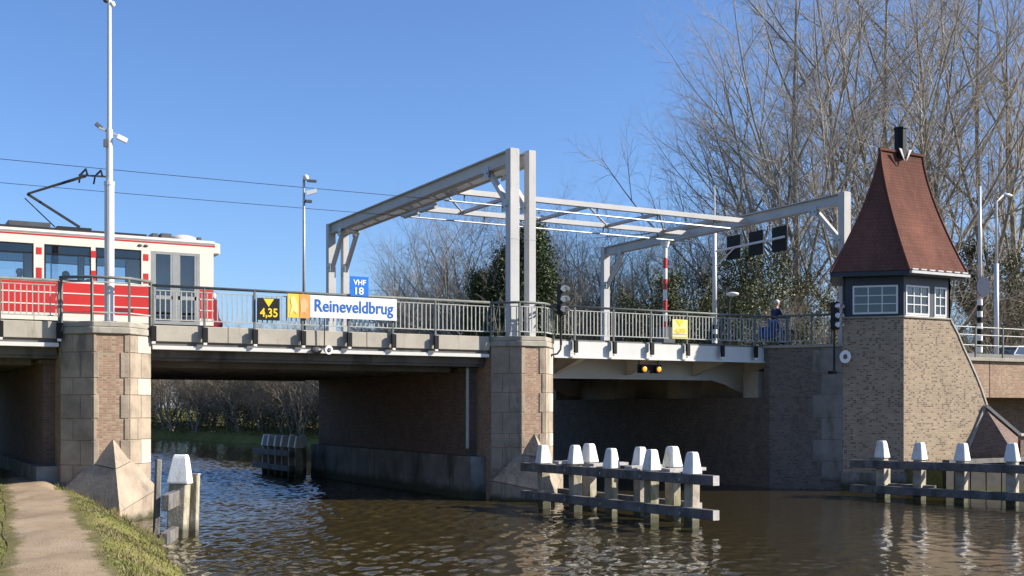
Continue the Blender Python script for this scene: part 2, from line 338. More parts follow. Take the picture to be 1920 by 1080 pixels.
    def build(s, name, mat, parent=None, smooth=False, bev=0.0):
        off = wloc(parent) if parent is not None else (0, 0, 0)
        return link(name, s.mesh(name, M[mat] if isinstance(mat, str) else mat, off, smooth, bev), parent)
def text_mesh(txt, size, extrude=0.004, bold=0.0, align='LEFT'):
    cu = bpy.data.curves.new('lettering', 'FONT'); cu.body = txt; cu.size = size; cu.extrude = extrude; cu.offset = bold; cu.align_x = align; cu.resolution_u = 3
    ob = bpy.data.objects.new('lettering', cu); COL.objects.link(ob)
    dg = bpy.context.evaluated_depsgraph_get(); me = bpy.data.meshes.new_from_object(ob.evaluated_get(dg))
    bpy.data.objects.remove(ob); bpy.data.curves.remove(cu); return me
def lettering(txt, parent, x, y, z, width, size, mat, bold=0.0):   # upright text in the plane facing -Y
    me = text_mesh(txt, size, 0.004, bold); xs = [v.co.x for v in me.vertices]; x0, x1 = min(xs), max(xs); k = width / (x1 - x0) if width else 1
    for v in me.vertices: v.co = Vector(((v.co.x - x0) * k, -v.co.z, v.co.y))
    me.materials.clear(); me.materials.append(M[mat]); w = wloc(parent)
    return link('lettering', me, parent, (x - w.x, y - w.y, z - w.z))
def struct(name, mb, mat, **k): return tag(mb.build(name, mat, **k), kind='structure')

# ------------------------------------------------------------------ ground and water
def sst(a, b, x):
    t = min(1, max(0, (x - a) / (b - a))); return t * t * (3 - 2 * t)
def left_edge(y):      # waterline of the near-left bank
    e = -11.9 - 0.45 * sst(-5, -12, y) - 0.13 * max(0.0, -10.5 - y) + 0.10 * math.sin(y * 1.3) + 0.06 * math.sin(y * 3.1 + 1)
    if y > 20: e -= (max(0, y - 20) ** 1.5) * 0.05
    return e
def right_edge(y):
    if y < -5.55: return 45.0
    if y < -0.3: return 14.35
    e = 11.6
    if y > 45: e -= 0.0314 * (y - 45) ** 1.42
    if y > 85: e -= 0.5 * (y - 85) ** 1.5
    return e
def ground_h(x, y):
    le, re = left_edge(y), right_edge(y)
    bumpy = 0.03 * math.sin(x * 2.3 + y * 1.1) + 0.025 * math.sin(x * 0.9 - y * 2.0)
    if x < le:
        d = le - x
        h = 0.16 * sst(0, 0.12, d) + 0.34 * sst(0.1, 0.7, d) + 0.44 * sst(0.4, 1.5, d) + bumpy * sst(0.1, 0.6, d) - 1.2 * (1 - sst(-0.02, 0.14, d))
        if d > 5: h += 1.0 * sst(5, 12, d)
        return h
    if x > re:
        d = x - re
        h = -1.0 + 1.55 * sst(0.0, 0.9, d) + 0.55 * sst(0.5, 5, d) + bumpy
        if y > 20: h += 1.0 * sst(2, 25, d)
        return h
    return -1.2
def axis(segs):
    out = []
    for a, b, st in segs: out += list(np.arange(a, b, st))
    return out + [segs[-1][1]]
gx = axis([(-900, -100, 100), (-100, -40, 10), (-40, -20, 1.5), (-20, -10.5, 0.14), (-10.5, 10, 2.0), (10, 18, 0.3), (18, 60, 2.5), (60, 140, 10), (140, 900, 95)])
gy = axis([(-120, -60, 15), (-60, -26, 2), (-26, 1, 0.2), (1, 40, 1.0), (40, 130, 1.5), (130, 200, 10), (200, 1500, 130)])
mb = MB(); nx, ny = len(gx), len(gy)
mb.v = [(x, y, ground_h(x, y)) for y in gy for x in gx]
mb.f = [(j * nx + i, j * nx + i + 1, (j + 1) * nx + i + 1, (j + 1) * nx + i) for j in range(ny - 1) for i in range(nx - 1)]
struct('ground', mb, 'turf', smooth=True)
def wave_field(X, Y, seed=9, n=80):
    g = np.random.default_rng(seed); Z = np.zeros_like(X); wind = R(-62)
    for k in range(n):
        lam = 0.15 * (0.95 / 0.15) ** g.random(); a = wind + g.normal(0, 0.8); kk = 2 * math.pi / lam
        Z += (lam ** 0.95) * np.sin(kk * (X * math.cos(a) + Y * math.sin(a)) + g.uniform(0, 6.28))
    return Z / math.sqrt(n / 2)
wx = np.array(axis([(-900, -100, 200), (-100, -13.5, 10.8), (-13.5, 0.5, 0.055), (0.5, 17.5, 0.1), (17.5, 100, 9), (100, 900, 200)])); wy = np.array(axis([(-120, -22, 14), (-22, -14, 0.09), (-14, 10, 0.055), (10, 42, 0.09), (42, 86, 0.22), (86, 120, 6), (120, 1500, 230)]))
X, Y = np.meshgrid(wx, wy)
lee_ = 0.25 + 1.05 * (1 - np.clip((X + 4.0) / 5.0, 0, 1)) + 0.15 * np.clip((-Y - 12) / 6, 0, 1)       # livelier in the open left channel
lee_ = lee_ * (1 + 0.9 * np.clip((Y - 4) / 18, 0, 1))       # open to the wind beyond the bridge
fade = np.clip((X + 13.4) / 0.5, 0, 1) * np.clip((17.3 - X) / 2, 0, 1) * np.clip((Y + 21.8) / 1.5, 0, 1) * np.clip((85 - Y) / 8, 0, 1)
patch = 0.8 + 0.3 * np.sin(X * 0.35 + 1.3 * np.sin(Y * 0.22)) * np.sin(Y * 0.3 + X * 0.12)
Zw = wave_field(X, Y) * 0.020 * lee_ * fade * patch
nwx, nwy = len(wx), len(wy); ii = (np.arange(nwy - 1)[:, None] * nwx + np.arange(nwx - 1)[None]).ravel()
wme = bpy.data.meshes.new('water'); wv = np.stack([X, Y, Zw], -1).reshape(-1, 3).astype(np.float32); wf = np.stack([ii, ii + 1, ii + nwx + 1, ii + nwx], 1).astype(np.int32)
wme.vertices.add(len(wv)); wme.vertices.foreach_set('co', wv.ravel()); wme.loops.add(wf.size); wme.loops.foreach_set('vertex_index', wf.ravel())
wme.polygons.add(len(wf)); wme.polygons.foreach_set('loop_start', np.arange(0, wf.size, 4, dtype=np.int32)); wme.polygons.foreach_set('loop_total', np.full(len(wf), 4, np.int32)); wme.polygons.foreach_set('use_smooth', np.ones(len(wf), bool))
wme.update(); wme.materials.append(M['water']); tag(link('water', wme), kind='structure')
def path_mid(y): return -13.46 - 0.1033 * (0.5 - y) + 0.04 * math.sin(y * 0.8)
mb = MB(); ys = np.arange(-45, 40, 0.2); NP = 15
for y in ys:
    w = 0.66 + 0.10 * sst(-8, 0, y) + 0.03 * math.sin(y * 0.9) + 0.02 * math.sin(y * 2.3)
    for k in range(NP):
        x = path_mid(y) + w * (2 * k / (NP - 1) - 1)
        mb.v.append((x, y, ground_h(x, y) + 0.022 - 0.012 * abs(2 * k / (NP - 1) - 1) + 0.008 * math.sin(x * 9 + y * 2) * math.sin(y * 7)))
for j_ in range(len(ys) - 1):
    for k in range(NP - 1): mb.f.append((j_ * NP + k, j_ * NP + k + 1, j_ * NP + k + 1 + NP, j_ * NP + k + NP))
po_ = struct('path', mb, 'gravel', smooth=True)
at = po_.data.attributes.new('edge', 'FLOAT', 'POINT'); at.data.foreach_set('value', np.array([abs(2 * (v % NP) / (NP - 1) - 1) for v in range(len(mb.v))], np.float32))

# grass blades on the near-left bank
def blades(n, region, hmin, hmax, seed):
    g = np.random.default_rng(seed); V = np.empty((n, 3, 3), np.float32); k = 0
    while k < n:
        x = g.uniform(region[0], region[1]); y = g.uniform(region[2], region[3])
        if x > left_edge(y) - 0.05: continue
        pd = abs(x - path_mid(y))
        if pd < 0.62 and g.random() > 0.006 + 3.2 * max(0.0, pd - 0.36) ** 1.3: continue
        if -13.0 < x < -10.4 and y > -1.9: continue
        if y > 0.5: continue
        h = g.uniform(hmin, hmax) * (0.55 + 0.75 * (0.5 + 0.5 * math.sin(x * 1.7 + 2 * math.sin(y * 0.9)) * math.sin(y * 1.3)))
        if pd < 0.75: h *= 0.6
        a = g.uniform(0, 6.283); w = g.uniform(0.006, 0.014); lx, ly = g.normal(0, 0.45, 2) * h
        z = ground_h(x, y) - 0.01
        V[k] = ((x - math.cos(a) * w, y - math.sin(a) * w, z), (x + math.cos(a) * w, y + math.sin(a) * w, z), (x + lx, y + ly, z + h)); k += 1
    me = bpy.data.meshes.new('grass'); me.vertices.add(n * 3); me.vertices.foreach_set('co', V.ravel())
    me.loops.add(n * 3); me.loops.foreach_set('vertex_index', np.arange(n * 3, dtype=np.int32))
    me.polygons.add(n); me.polygons.foreach_set('loop_start', np.arange(0, n * 3, 3, dtype=np.int32)); me.polygons.foreach_set('loop_total', np.full(n, 3, np.int32))
    me.update(); me.materials.append(M['grass']); return me
gr_o = tag(link('grass', blades(75000, (-19.5, -11.8, -22, 0.5), 0.02, 0.075, 3)), 'short patchy grass on the canal bank beside the path', 'grass', kind='stuff')

# ------------------------------------------------------------------ piers
def octo(x0, x1, c=0.7, ex=0.0, back=16.0):
    """plan of a pier: chamfered ends towards -Y and +Y; front flat from x0 to x1 at y=-c"""
    e = ex; k = ex * 0.414
    return [(x0 - c - e, 0 + k), (x0 - k, -c - e), (x1 + k, -c - e), (x1 + c + e, 0 + k), (x1 + c + e, back - k), (x1 + k, back + c + e), (x0 - k, back + c + e), (x0 - c - e, back - k)]
def pier(x0, x1, label, z_g, seed):
    r = random.Random(seed); c = 0.7; xc = (x0 + x1) / 2
    t = thing('bridge_pier', label, 'pier', (xc, 0, z_g), 'brick piers of the bridge')
    MB().prism(octo(x0, x1, c, 0.0, 15.6), -1.0, 4.84).build('brick_shaft', 'brick_pier', t)
    # side walls under the deck, darker, slightly proud of the head
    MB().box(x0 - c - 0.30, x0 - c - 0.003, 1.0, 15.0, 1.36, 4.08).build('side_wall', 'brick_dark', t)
    MB().box(x0 - c - 0.55, x0 - c - 0.002, 0.35, 15.3, -1, 1.355).build('plinth', 'plinth', t)
    MB().box(x0 - c - 0.42, x0 - c - 0.0025, 0.9, 15.1, 4.083, 4.2).build('bearing_beam', 'concrete_dark', t)
    capm = MB().prism(octo(x0, x1, c, 0.07, 15.6), 4.845, 5.02); capm.build('lower_cap', 'cap_stone', t, bev=0.02)
    MB().prism(octo(x0, x1, c, 0.03, 15.6), 5.023, 5.17).build('upper_cap', 'cap_stone', t, bev=0.02)
    # quoin stones at the two front corners (right chamfer and the left edge) and on the left chamfer
    s2 = math.sqrt(0.5)
    def stone(p, d, n, w, z0, z1, mat):
        a = Vector((p[0], p[1], 0)); d = Vector((d[0], d[1], 0)); n = Vector((n[0], n[1], 0))
        q = [a, a + d * w, a + d * w + n * 0.022, a + n * 0.022]
        MB().prism([(v.x, v.y) for v in q], z0, z1).build('stone_block', mat, t, bev=0.008)
    z = 0.95
    i = 0
    while z < 4.8:
        h = min(r.uniform(0.42, 0.72), 4.82 - z)
        if 4.82 - z - h < 0.25: h = 4.82 - z
        # right chamfer
        w = 0.98 if i % 2 == 0 else 0.98
        k = 0.5 if i % 2 else 0.35
        stone((x1 + 0.012, -c + 0.012), (s2, s2), (s2, -s2), k, z + 0.006, z + h - 0.006, 'stone')
        stone((x1 + 0.012 + (k + 0.012) * s2, -c + 0.012 + (k + 0.012) * s2), (s2, s2), (s2, -s2), 0.95 - k, z + 0.006, z + h - 0.006, 'stone_pale' if r.random() < 0.35 else 'stone')
        stone((x1 - 0.12 - (0.1 if i % 2 else 0), -c), (1, 0), (0, -1), 0.12 + (0.1 if i % 2 else 0), z + 0.006, z + h - 0.006, 'stone')
        # left front edge (thin) and left chamfer blocks
        stone((x0, -c), (1, 0), (0, -1), 0.07 + (0.06 if i % 2 else 0), z + 0.006, z + h - 0.006, 'stone')
        k = 0.36 if i % 2 else 0.58
        stone((x0 - 0.012, -c + 0.012), (-s2, s2), (-s2, -s2), k, z + 0.006, z + h - 0.006, 'stone')
        stone((x0 - 0.012 - (k + 0.012) * s2, -c + 0.012 + (k + 0.012) * s2), (-s2, s2), (-s2, -s2), 0.95 - k, z + 0.006, z + h - 0.006, 'stone')
        z += h; i += 1
    # cutwater: pointed base with pyramid cap
    ax, ay, az = xc + 0.04, -c - 0.026, 2.05
    L = (x0 - c - 0.16, -0.40); Nn = (xc - 0.05, -2.1); Rr = (x1 + c + 0.10, -0.5)
    def lerp(a, b, t): return tuple(a[i] + (b[i] - a[i]) * t for i in range(3))
    A = (ax, ay, az); L3 = (*L, 0.62); N3 = (*Nn, 0.30); R3 = (*Rr, 0.74)
    zt = [0.60, 0.285, 0.72, 0.72, 0.60]
    base = MB().prism([L, Nn, Rr, (Rr[0], -0.2), (L[0], -0.2)], -1.0, zt); base.build('cutwater_base', 'stone', t)
    t1 = 0.58; bl, bn, br = lerp(L3, A, t1), lerp(N3, A, t1), lerp(R3, A, t1)
    e = 0.02
    def sh(p): return (p[0], p[1], p[2] + e)
    by = -0.2
    low = MB().poly([L3, N3, R3, bl, bn, br, (Rr[0], by, 0.74), (L[0], by, 0.62), (br[0], by, br[2]), (bl[0], by, bl[2])],
                    [(0, 1, 4, 3), (1, 2, 5, 4), (2, 6, 8, 5), (7, 0, 3, 9), (3, 4, 5, 8, 9), (0, 7, 6, 2, 1)]); low.build('cutwater_slope', 'stone', t)
    up = MB().poly([sh(bl), sh(bn), sh(br), sh(A), (br[0], by, br[2] + e), (bl[0], by, bl[2] + e), (ax, by, az + e)],
                   [(0, 1, 3), (1, 2, 3), (2, 4, 6, 3), (5, 0, 3, 6), (0, 5, 4, 2, 1)]); up.build('cutwater_tip', 'stone', t)
    return t
pier(-12.15, -11.25, 'octagonal brick and stone pier standing on the grassy bank by the path', 0.5, 1)
pm = pier(0.68, 1.56, 'octagonal brick and stone pier standing in the water between the two spans', 0.0, 2)
dp = MB().tube([(-0.42, 0.85, 1.6), (-0.42, 0.85, 4.2)], 0.055, 8); dp.build('drain_pipe', 'galv', pm)

# ------------------------------------------------------------------ bridge deck
XL, XR = -60.0, 90.0
bridge = thing('bridge_deck', 'low road and tram bridge deck crossing the canal on brick piers', 'bridge', (0, 0, 4.2))
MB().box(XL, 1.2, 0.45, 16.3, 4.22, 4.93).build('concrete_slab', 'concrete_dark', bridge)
MB().box(2.3, 12.55, 1.9, 14.7, 4.86, 5.10).build('steel_deck_plate', 'white_steel', bridge)
MB().box(12.58, XR, 0.3, 16.3, 4.3, 4.93).build('approach_slab', 'concrete', bridge)
MB().box(XL, 2.28, 0.26, 16.5, 4.935, 5.17).build('footway', 'paving', bridge)
MB().box(2.29, 12.56, 0.03, 16.5, 5.105, 5.17).build('leaf_footway', 'paving', bridge)
MB().box(12.57, XR, 0.05, 16.5, 4.935, 5.165).build('approach_footway', 'paving', bridge)
MB().box(XL, XR, 3.0, 13.5, 5.174, 5.19).build('roadway', 'asphalt', bridge)
for yc in (5.75, 9.4):
    for s in (-0.72, 0.72): MB().box(XL, XR, yc + s - 0.035, yc + s + 0.035, 5.194, 5.215).build('tram_rail', 'galv', bridge)
MB().box(XL, XR, 2.75, 2.995, 5.171, 5.30).build('kerb', 'concrete', bridge); MB().box(XL, XR, 13.505, 13.75, 5.171, 5.30).build('kerb', 'concrete', bridge)
# concrete fascia of the fixed spans, panel by panel
def fascia(x0, x1, n, sub=True):
    w = (x1 - x0) / n
    for i in range(n):
        MB().box(x0 + i * w + 0.006, x0 + (i + 1) * w - 0.006, 0.0, 0.255, 4.72, 5.165).build('fascia_panel', 'concrete', bridge, bev=0.012)
fascia(-10.52, -0.06, 5); fascia(-34.0, -12.9, 9)
for a, b in ((-10.5, -0.1), (-34, -12.9)):
    MB().box(a, b, 0.06, 0.25, 4.612, 4.716).build('fascia_ledge', 'concrete_dark', bridge)
    MB().box(a, b, -0.03, 0.35, 4.505, 4.608).build('edge_flange', 'white_steel', bridge)
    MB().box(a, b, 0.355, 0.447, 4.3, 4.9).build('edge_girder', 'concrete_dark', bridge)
# girders under the fixed spans
for yy in np.arange(1.6, 16, 1.75):
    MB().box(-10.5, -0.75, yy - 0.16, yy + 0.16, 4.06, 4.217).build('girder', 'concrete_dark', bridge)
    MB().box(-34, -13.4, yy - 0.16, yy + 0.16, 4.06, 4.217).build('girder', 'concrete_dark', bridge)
# steel leaf: white edge plate, flange, brackets, main girder with haunch
MB().box(2.31, 12.50, -0.005, 0.022, 4.60, 5.10).build('edge_plate', 'white_steel', bridge)
MB().box(2.31, 12.50, -0.06, 0.16, 4.545, 4.597).build('edge_plate_flange', 'white_steel', bridge)
for yy in (2.0, 14.5):
    MB().xprism([(2.4, 3.98), (10.3, 3.98), (11.1, 3.80), (12.0, 3.46), (12.5, 3.46), (12.5, 4.85), (2.4, 4.85)], yy - 0.012, yy + 0.012).build('main_girder', 'white_steel', bridge)
    MB().box(2.4, 10.3, yy - 0.16, yy + 0.16, 3.935, 3.977).build('girder_flange', 'white_steel', bridge)
for x in (3.6, 6.6, 9.6, 12.1):
    MB().yprism([(0.03, 4.70), (0.03, 4.60), (1.98, 4.10), (1.98, 4.84), (0.03, 4.84)], x - 0.01, x + 0.01).build('cantilever_bracket', 'white_steel', bridge)
    MB().bar((x, 0.1, 4.585), (x, 1.96, 4.085), 0.2, 0.02).build('bracket_flange', 'white_steel', bridge)
    MB().box(x - 0.12, x + 0.12, 2.2, 14.3, 4.2, 4.85).build('cross_girder', 'concrete_dark', bridge)
for yy in (4.5, 7, 9.5, 12): MB().box(2.4, 12.4, yy - 0.1, yy + 0.1, 4.45, 4.858).build('stringer', 'concrete_dark', bridge)

# right abutment: channel wall and angled quay wall up to the tower
ab = thing('bridge_abutment', 'dark brick abutment wall along the right side of the boat channel', 'abutment', (11.4, 6, 0))
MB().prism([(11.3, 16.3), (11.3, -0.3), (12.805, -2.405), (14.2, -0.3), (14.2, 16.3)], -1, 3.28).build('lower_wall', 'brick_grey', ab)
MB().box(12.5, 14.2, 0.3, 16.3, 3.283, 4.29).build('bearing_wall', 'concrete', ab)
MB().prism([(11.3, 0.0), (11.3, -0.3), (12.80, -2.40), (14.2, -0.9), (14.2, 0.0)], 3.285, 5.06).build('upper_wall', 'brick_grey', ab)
MB().prism([(11.24, 0.0), (11.24, -0.33), (12.77, -2.46), (14.3, -0.9), (14.3, 0.0)], 5.063, 5.17).build('coping', 'cap_stone', ab, bev=0.015)
for yy in (0.35, 5.0, 9.7, 14.5):
    MB().box(11.32, 12.497, yy, yy + 0.8, 3.283, 4.25).build('bearing_block', 'concrete', ab)
dv = Vector((1.5, -2.1, 0)).normalized(); nv = Vector((-2.1, -1.5, 0)).normalized(); rq = random.Random(5); z = 0.3; i = 0
while z < 5.0:
    h = min(rq.uniform(0.5, 0.85), 5.05 - z); a = 1.55 if i % 2 else 1.85
    p0 = Vector((11.3, -0.3, 0)) + dv * a; p1 = Vector((11.3, -0.3, 0)) + dv * 2.57
    MB().prism([(p0.x, p0.y), (p1.x, p1.y), (p1.x + nv.x * 0.02, p1.y + nv.y * 0.02), (p0.x + nv.x * 0.02, p0.y + nv.y * 0.02)], z + 0.006, z + h - 0.006).build('stone_block', 'plinth', ab, bev=0.006)
    z += h; i += 1
# left abutment beyond the footpath underpass
la = thing('underpass_abutment', 'far brick abutment wall beyond the path under the bridge', 'abutment', (-22, 8, 0.5))
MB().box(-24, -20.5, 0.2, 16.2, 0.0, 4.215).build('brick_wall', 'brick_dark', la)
MB().box(-20.497, -20.3, 0.4, 16, 0.0, 1.4).build('plinth', 'plinth', la)

# ------------------------------------------------------------------ railings
def bal_mesh(h, w=0.028): return MB().box(-w / 2, w / 2, -w / 2, w / 2, 0, h).mesh('baluster', M['rail_grey'])
BAL = bal_mesh(0.76)
def railing(label, pts, posts, zb=5.17, bal=0.142, top='rail_top', lower='rail_grey', post_mat='black', bracket=True, zt=6.27):
    """pts: plan polyline; posts: distances along it"""
    P = [Vector((p[0], p[1], 0)) for p in pts]; t = thing('bridge_railing', label, 'railing', (P[0].x, P[0].y, zb))
    seg = [(P[i], P[i + 1], (P[i + 1] - P[i]).length) for i in range(len(P) - 1)]
    m = MB().tube([(p.x, p.y, zt - 0.035) for p in P], 0.042, 8); m.build('top_rail', top, t, smooth=True)
    for a, b, L in seg:
        d = (b - a).normalized()
        MB().bar((a.x, a.y, zt - 0.16), (b.x, b.y, zt - 0.16), 0.045, 0.025).build('upper_rail', lower, t)
        MB().bar((a.x, a.y, zt - 0.955), (b.x, b.y, zt - 0.955), 0.05, 0.03).build('bottom_rail', lower, t)
        if bal:
            n = max(1, int(L / bal)); st = L / n
            for k in range(n):
                q = a + d * (st * (k + 0.5)); o = link('baluster', BAL, t, (q.x - P[0].x, q.y - P[0].y, zt - 0.94 - zb)); o.rotation_euler.z = math.atan2(d.y, d.x)
    for s in posts:
        q = None; acc = 0
        for a, b, L in seg:
            if s <= acc + L + 1e-4: q = a + (b - a).normalized() * (s - acc); d = (b - a).normalized(); break
            acc += L
        if q is None: q = seg[-1][1]; d = (seg[-1][1] - seg[-1][0]).normalized()
        po = MB(); po.bar((q.x, q.y, 5.0 if not bracket else 4.88), (q.x, q.y, zt - 0.05), 0.07, 0.05, (d.x, d.y, 0)); po.build('post', 'rail_top', t)
        if bracket:
            MB().box(q.x - 0.075, q.x + 0.075, q.y - 0.12, q.y - 0.04, 4.72, 5.13).build('post_bracket', post_mat, t, bev=0.012)
            MB().box(q.x - 0.05, q.x + 0.05, q.y - 0.10, q.y - 0.03, 4.64, 4.715).build('bracket_foot', 'lamp_white', t, bev=0.01)
    return t
railing('grey railing on the left span carrying the white name board', [(-10.52, -0.05), (-0.10, -0.05)], [0.02] + [1.42 * k for k in range(1, 7)])
railing('grey railing beside the tram, left of the camera pole pier', [(-34, -0.05), (-12.9, -0.05)], [21.1 - 1.42 * k for k in range(0, 14)])
railing('railing following the corners of the pier below the camera pole', [(-12.88, -0.03), (-12.17, -0.64), (-11.23, -0.64), (-10.53, -0.03)], [0.05, 0.93, 1.87, 2.75], bal=0, bracket=False, zt=6.36)
railing('railing bent around the top of the middle pier at the portal columns', [(-0.04, -0.03), (0.66, -0.62), (1.58, -0.62), (2.27, -0.03)], [0.0, 0.92, 1.84, 2.73], bracket=False, lower='rail_grey', post_mat='rail_grey', bal=0.16)
railing('grey railing along the white steel lifting span', [(2.33, -0.075), (12.48, -0.075)], [0.74 + 1.545 * k for k in range(7)])
railing('dark railing on the abutment running up to the tower', [(12.55, -0.07), (11.6, -0.42), (12.72, -1.98)][1:], [0.35, 1.2, 1.9], bracket=False, bal=0.17)
fr_t = railing('far side railing of the bridge behind the tracks', [(-34, 16.55), (60, 16.55)], [2 * k for k in range(47)], bracket=False, bal=0)

# ------------------------------------------------------------------ bridge keeper's tower
tw = thing('keepers_tower', 'brick bridge keeper tower with steep flared red tiled roof', 'tower', (14.8, -2.4, 0))
A_, B_, C_, D_, E_ = (12.8, -2.4), (14.25, -3.85), (16.62, -3.85), (16.62, -1.3), (14.6, -0.6)
plan = [A_, B_, C_, D_, E_]
ZB, ZE = 6.05, 7.50
MB().prism(plan, -1.0, ZB).build('brick_wall', 'brick_tower', tw)
# flaring wing of the lit wall
wing = [(16.622, 6.04), (16.68, 5.95), (17.0, 5.55), (17.30, 5.05), (17.65, 4.55), (17.95, 4.1), (18.25, 3.6), (18.5, 3.1), (18.6, 2.9), (18.6, -1), (16.622, -1)][::-1]
MB().xprism(wing, -3.849, -3.30).build('brick_wing', 'brick_tower', tw)
for i in range(8):
    (x0, z0), (x1, z1) = [(16.622, 6.04), (16.68, 5.95), (17.0, 5.55), (17.30, 5.05), (17.65, 4.55), (17.95, 4.1), (18.25, 3.6), (18.5, 3.1), (18.6, 2.9)][i:i + 2]
    MB().bar((x0 + 0.02, -3.58, z0 + 0.03), (x1 + 0.02, -3.58, z1 + 0.03), 0.60, 0.06).build('coping_stone', 'stone_pale', tw)
MB().prism([(A_[0] - 0.1, A_[1] - 0.04), (B_[0] - 0.04, B_[1] - 0.1), (C_[0], C_[1] - 0.1), (C_[0], C_[1] + 0.3), (A_[0] + 0.4, A_[1] + 0.4)], -1, 0.62).build('plinth', 'plinth', tw)
MB().prism([(A_[0] - 0.05, A_[1] - 0.02), (B_[0] - 0.02, B_[1] - 0.05), (C_[0] + 0.05, C_[1] - 0.05), (D_[0] + 0.05, D_[1]), E_], ZB + 0.003, ZB + 0.065).build('sill_course', 'cap_stone', tw, bev=0.01)
# cabin: floor, posts, back walls, dado under the windows, head beam
def wallseg(a, b, s0, s1, z0, z1, th=0.10, out=0.0):
    a, b = Vector((a[0], a[1], 0)), Vector((b[0], b[1], 0)); d = (b - a).normalized(); n = Vector((d.y, -d.x, 0))
    q = [a + d * s0 + n * out, a + d * s1 + n * out, a + d * s1 + n * (out - th), a + d * s0 + n * (out - th)]
    return MB().prism([(v.x, v.y) for v in q], z0, z1)
LAB = math.dist(A_, B_); LBC = math.dist(B_, C_)
zc0 = ZB + 0.068
for (a, b, cuts) in ((A_, B_, [(0.0, 0.34), (1.86, LAB)]), (B_, C_, [(0.0, 0.10), (1.28, 1.54), (2.16, LBC)])):
    for s0, s1 in cuts: wallseg(a, b, s0, s1, zc0, ZE).build('cabin_post', 'blue_timber', tw)
wallseg(A_, B_, 0.34, 1.86, zc0, 6.20).build('dado_board', 'blue_timber', tw); wallseg(A_, B_, 0.34, 1.86, 7.2, ZE).build('head_board', 'blue_timber', tw)
wallseg(B_, C_, 0.10, 1.28, zc0, 6.17).build('dado_board', 'window_white', tw); wallseg(B_, C_, 1.54, 2.16, zc0, 6.17).build('dado_board', 'window_white', tw)
wallseg(B_, C_, 0.10, 1.28, 7.2, ZE).build('head_board', 'blue_timber', tw); wallseg(B_, C_, 1.54, 2.16, 7.2, ZE).build('head_board', 'blue_timber', tw)
for a, b in ((C_, D_), (D_, E_), (E_, A_)): wallseg(a, b, 0, math.dist(a, b), zc0, ZE).build('cabin_wall', 'stone', tw)
def win(a, b, s0, s1, z0, z1, nc, nr):
    A3, B3 = Vector((a[0], a[1], 0)), Vector((b[0], b[1], 0)); d = (B3 - A3).normalized(); n = Vector((d.y, -d.x, 0))
    w = wallseg(a, b, s0 + 0.002, s1 - 0.002, z0, z0 + 0.06, 0.07, 0.015)
    for q in (wallseg(a, b, s0 + 0.002, s1 - 0.002, z1 - 0.06, z1, 0.07, 0.015), wallseg(a, b, s0 + 0.002, s0 + 0.06, z0 + 0.061, z1 - 0.061, 0.07, 0.015), wallseg(a, b, s1 - 0.06, s1 - 0.002, z0 + 0.061, z1 - 0.061, 0.07, 0.015)):
        w.poly(q.v, q.f)
    fo = w.build('window', 'window_white', tw)
    iw = (s1 - s0 - 0.12) / nc; ih = (z1 - z0 - 0.12) / nr
    for i in range(1, nc): wallseg(a, b, s0 + 0.06 + iw * i - 0.017, s0 + 0.06 + iw * i + 0.017, z0 + 0.061, z1 - 0.061, 0.035, 0.005).build('glazing_bar', 'window_white', fo)
    for j in range(1, nr): wallseg(a, b, s0 + 0.061, s1 - 0.061, z0 + 0.06 + ih * j - 0.015, z0 + 0.06 + ih * j + 0.015, 0.030, 0.002).build('glazing_bar', 'window_white', fo)
    for i in range(nc):
        for j in range(nr):
            wallseg(a, b, s0 + 0.06 + iw * i + 0.004, s0 + 0.06 + iw * (i + 1) - 0.004, z0 + 0.06 + ih * j + 0.004, z0 + 0.06 + ih * (j + 1) - 0.004, 0.006, -0.022).build('pane', 'glass_dark', fo)
win(A_, B_, 0.34, 1.86, 6.20, 7.2, 3, 3); win(B_, C_, 0.10, 1.28, 6.17, 7.2, 3, 3); win(B_, C_, 1.54, 2.16, 6.17, 7.2, 2, 3)
MB().prism([(p[0] * 0.985 + 14.9 * 0.015, p[1] * 0.985 - 2.4 * 0.015) for p in plan], ZB + 0.07, ZB + 0.1).build('cabin_floor', 'dark_grey', tw)
MB().box(14.5, 15.6, -2.6, -2.1, ZB + 0.11, ZB + 0.9).build('control_desk', 'dark_grey', tw)
# eaves and roof
def off_poly(pl, e):
    n = len(pl); out = []
    a = sum(pl[i][0] * pl[(i + 1) % n][1] - pl[(i + 1) % n][0] * pl[i][1] for i in range(n)); sg = 1 if a > 0 else -1
    for i in range(n):
        p0, p1, p2 = Vector(pl[i - 1]), Vector(pl[i]), Vector(pl[(i + 1) % n])
        d1, d2 = (p1 - p0).normalized(), (p2 - p1).normalized(); n1, n2 = Vector((d1.y, -d1.x)) * sg, Vector((d2.y, -d2.x)) * sg
        bis = (n1 + n2).normalized(); out.append(tuple(p1 + bis * (e / max(0.3, bis.dot(n1)))))
    return out
EV = off_poly(plan, 0.42); EV2 = off_poly(plan, 0.38)
MB().prism(EV2, ZE + 0.002, ZE + 0.16).build('eaves_board', 'blue_timber', tw)
R1, R2 = Vector((14.44, -2.6, 12.18)), Vector((16.62, -2.6, 12.16))
RT = [R1, R1, R2, R2, R1]; zr0 = ZE + 0.165; lev = 14; rings = []
for k in range(lev + 1):
    t = k / lev; q = (1 - t) ** 1.42; ring = []
    for i, e in enumerate(EV):
        r = RT[i]; ring.append((r.x + (e[0] - r.x) * q, r.y + (e[1] - r.y) * q, zr0 + (r.z - zr0) * t))
    rings.append(ring)
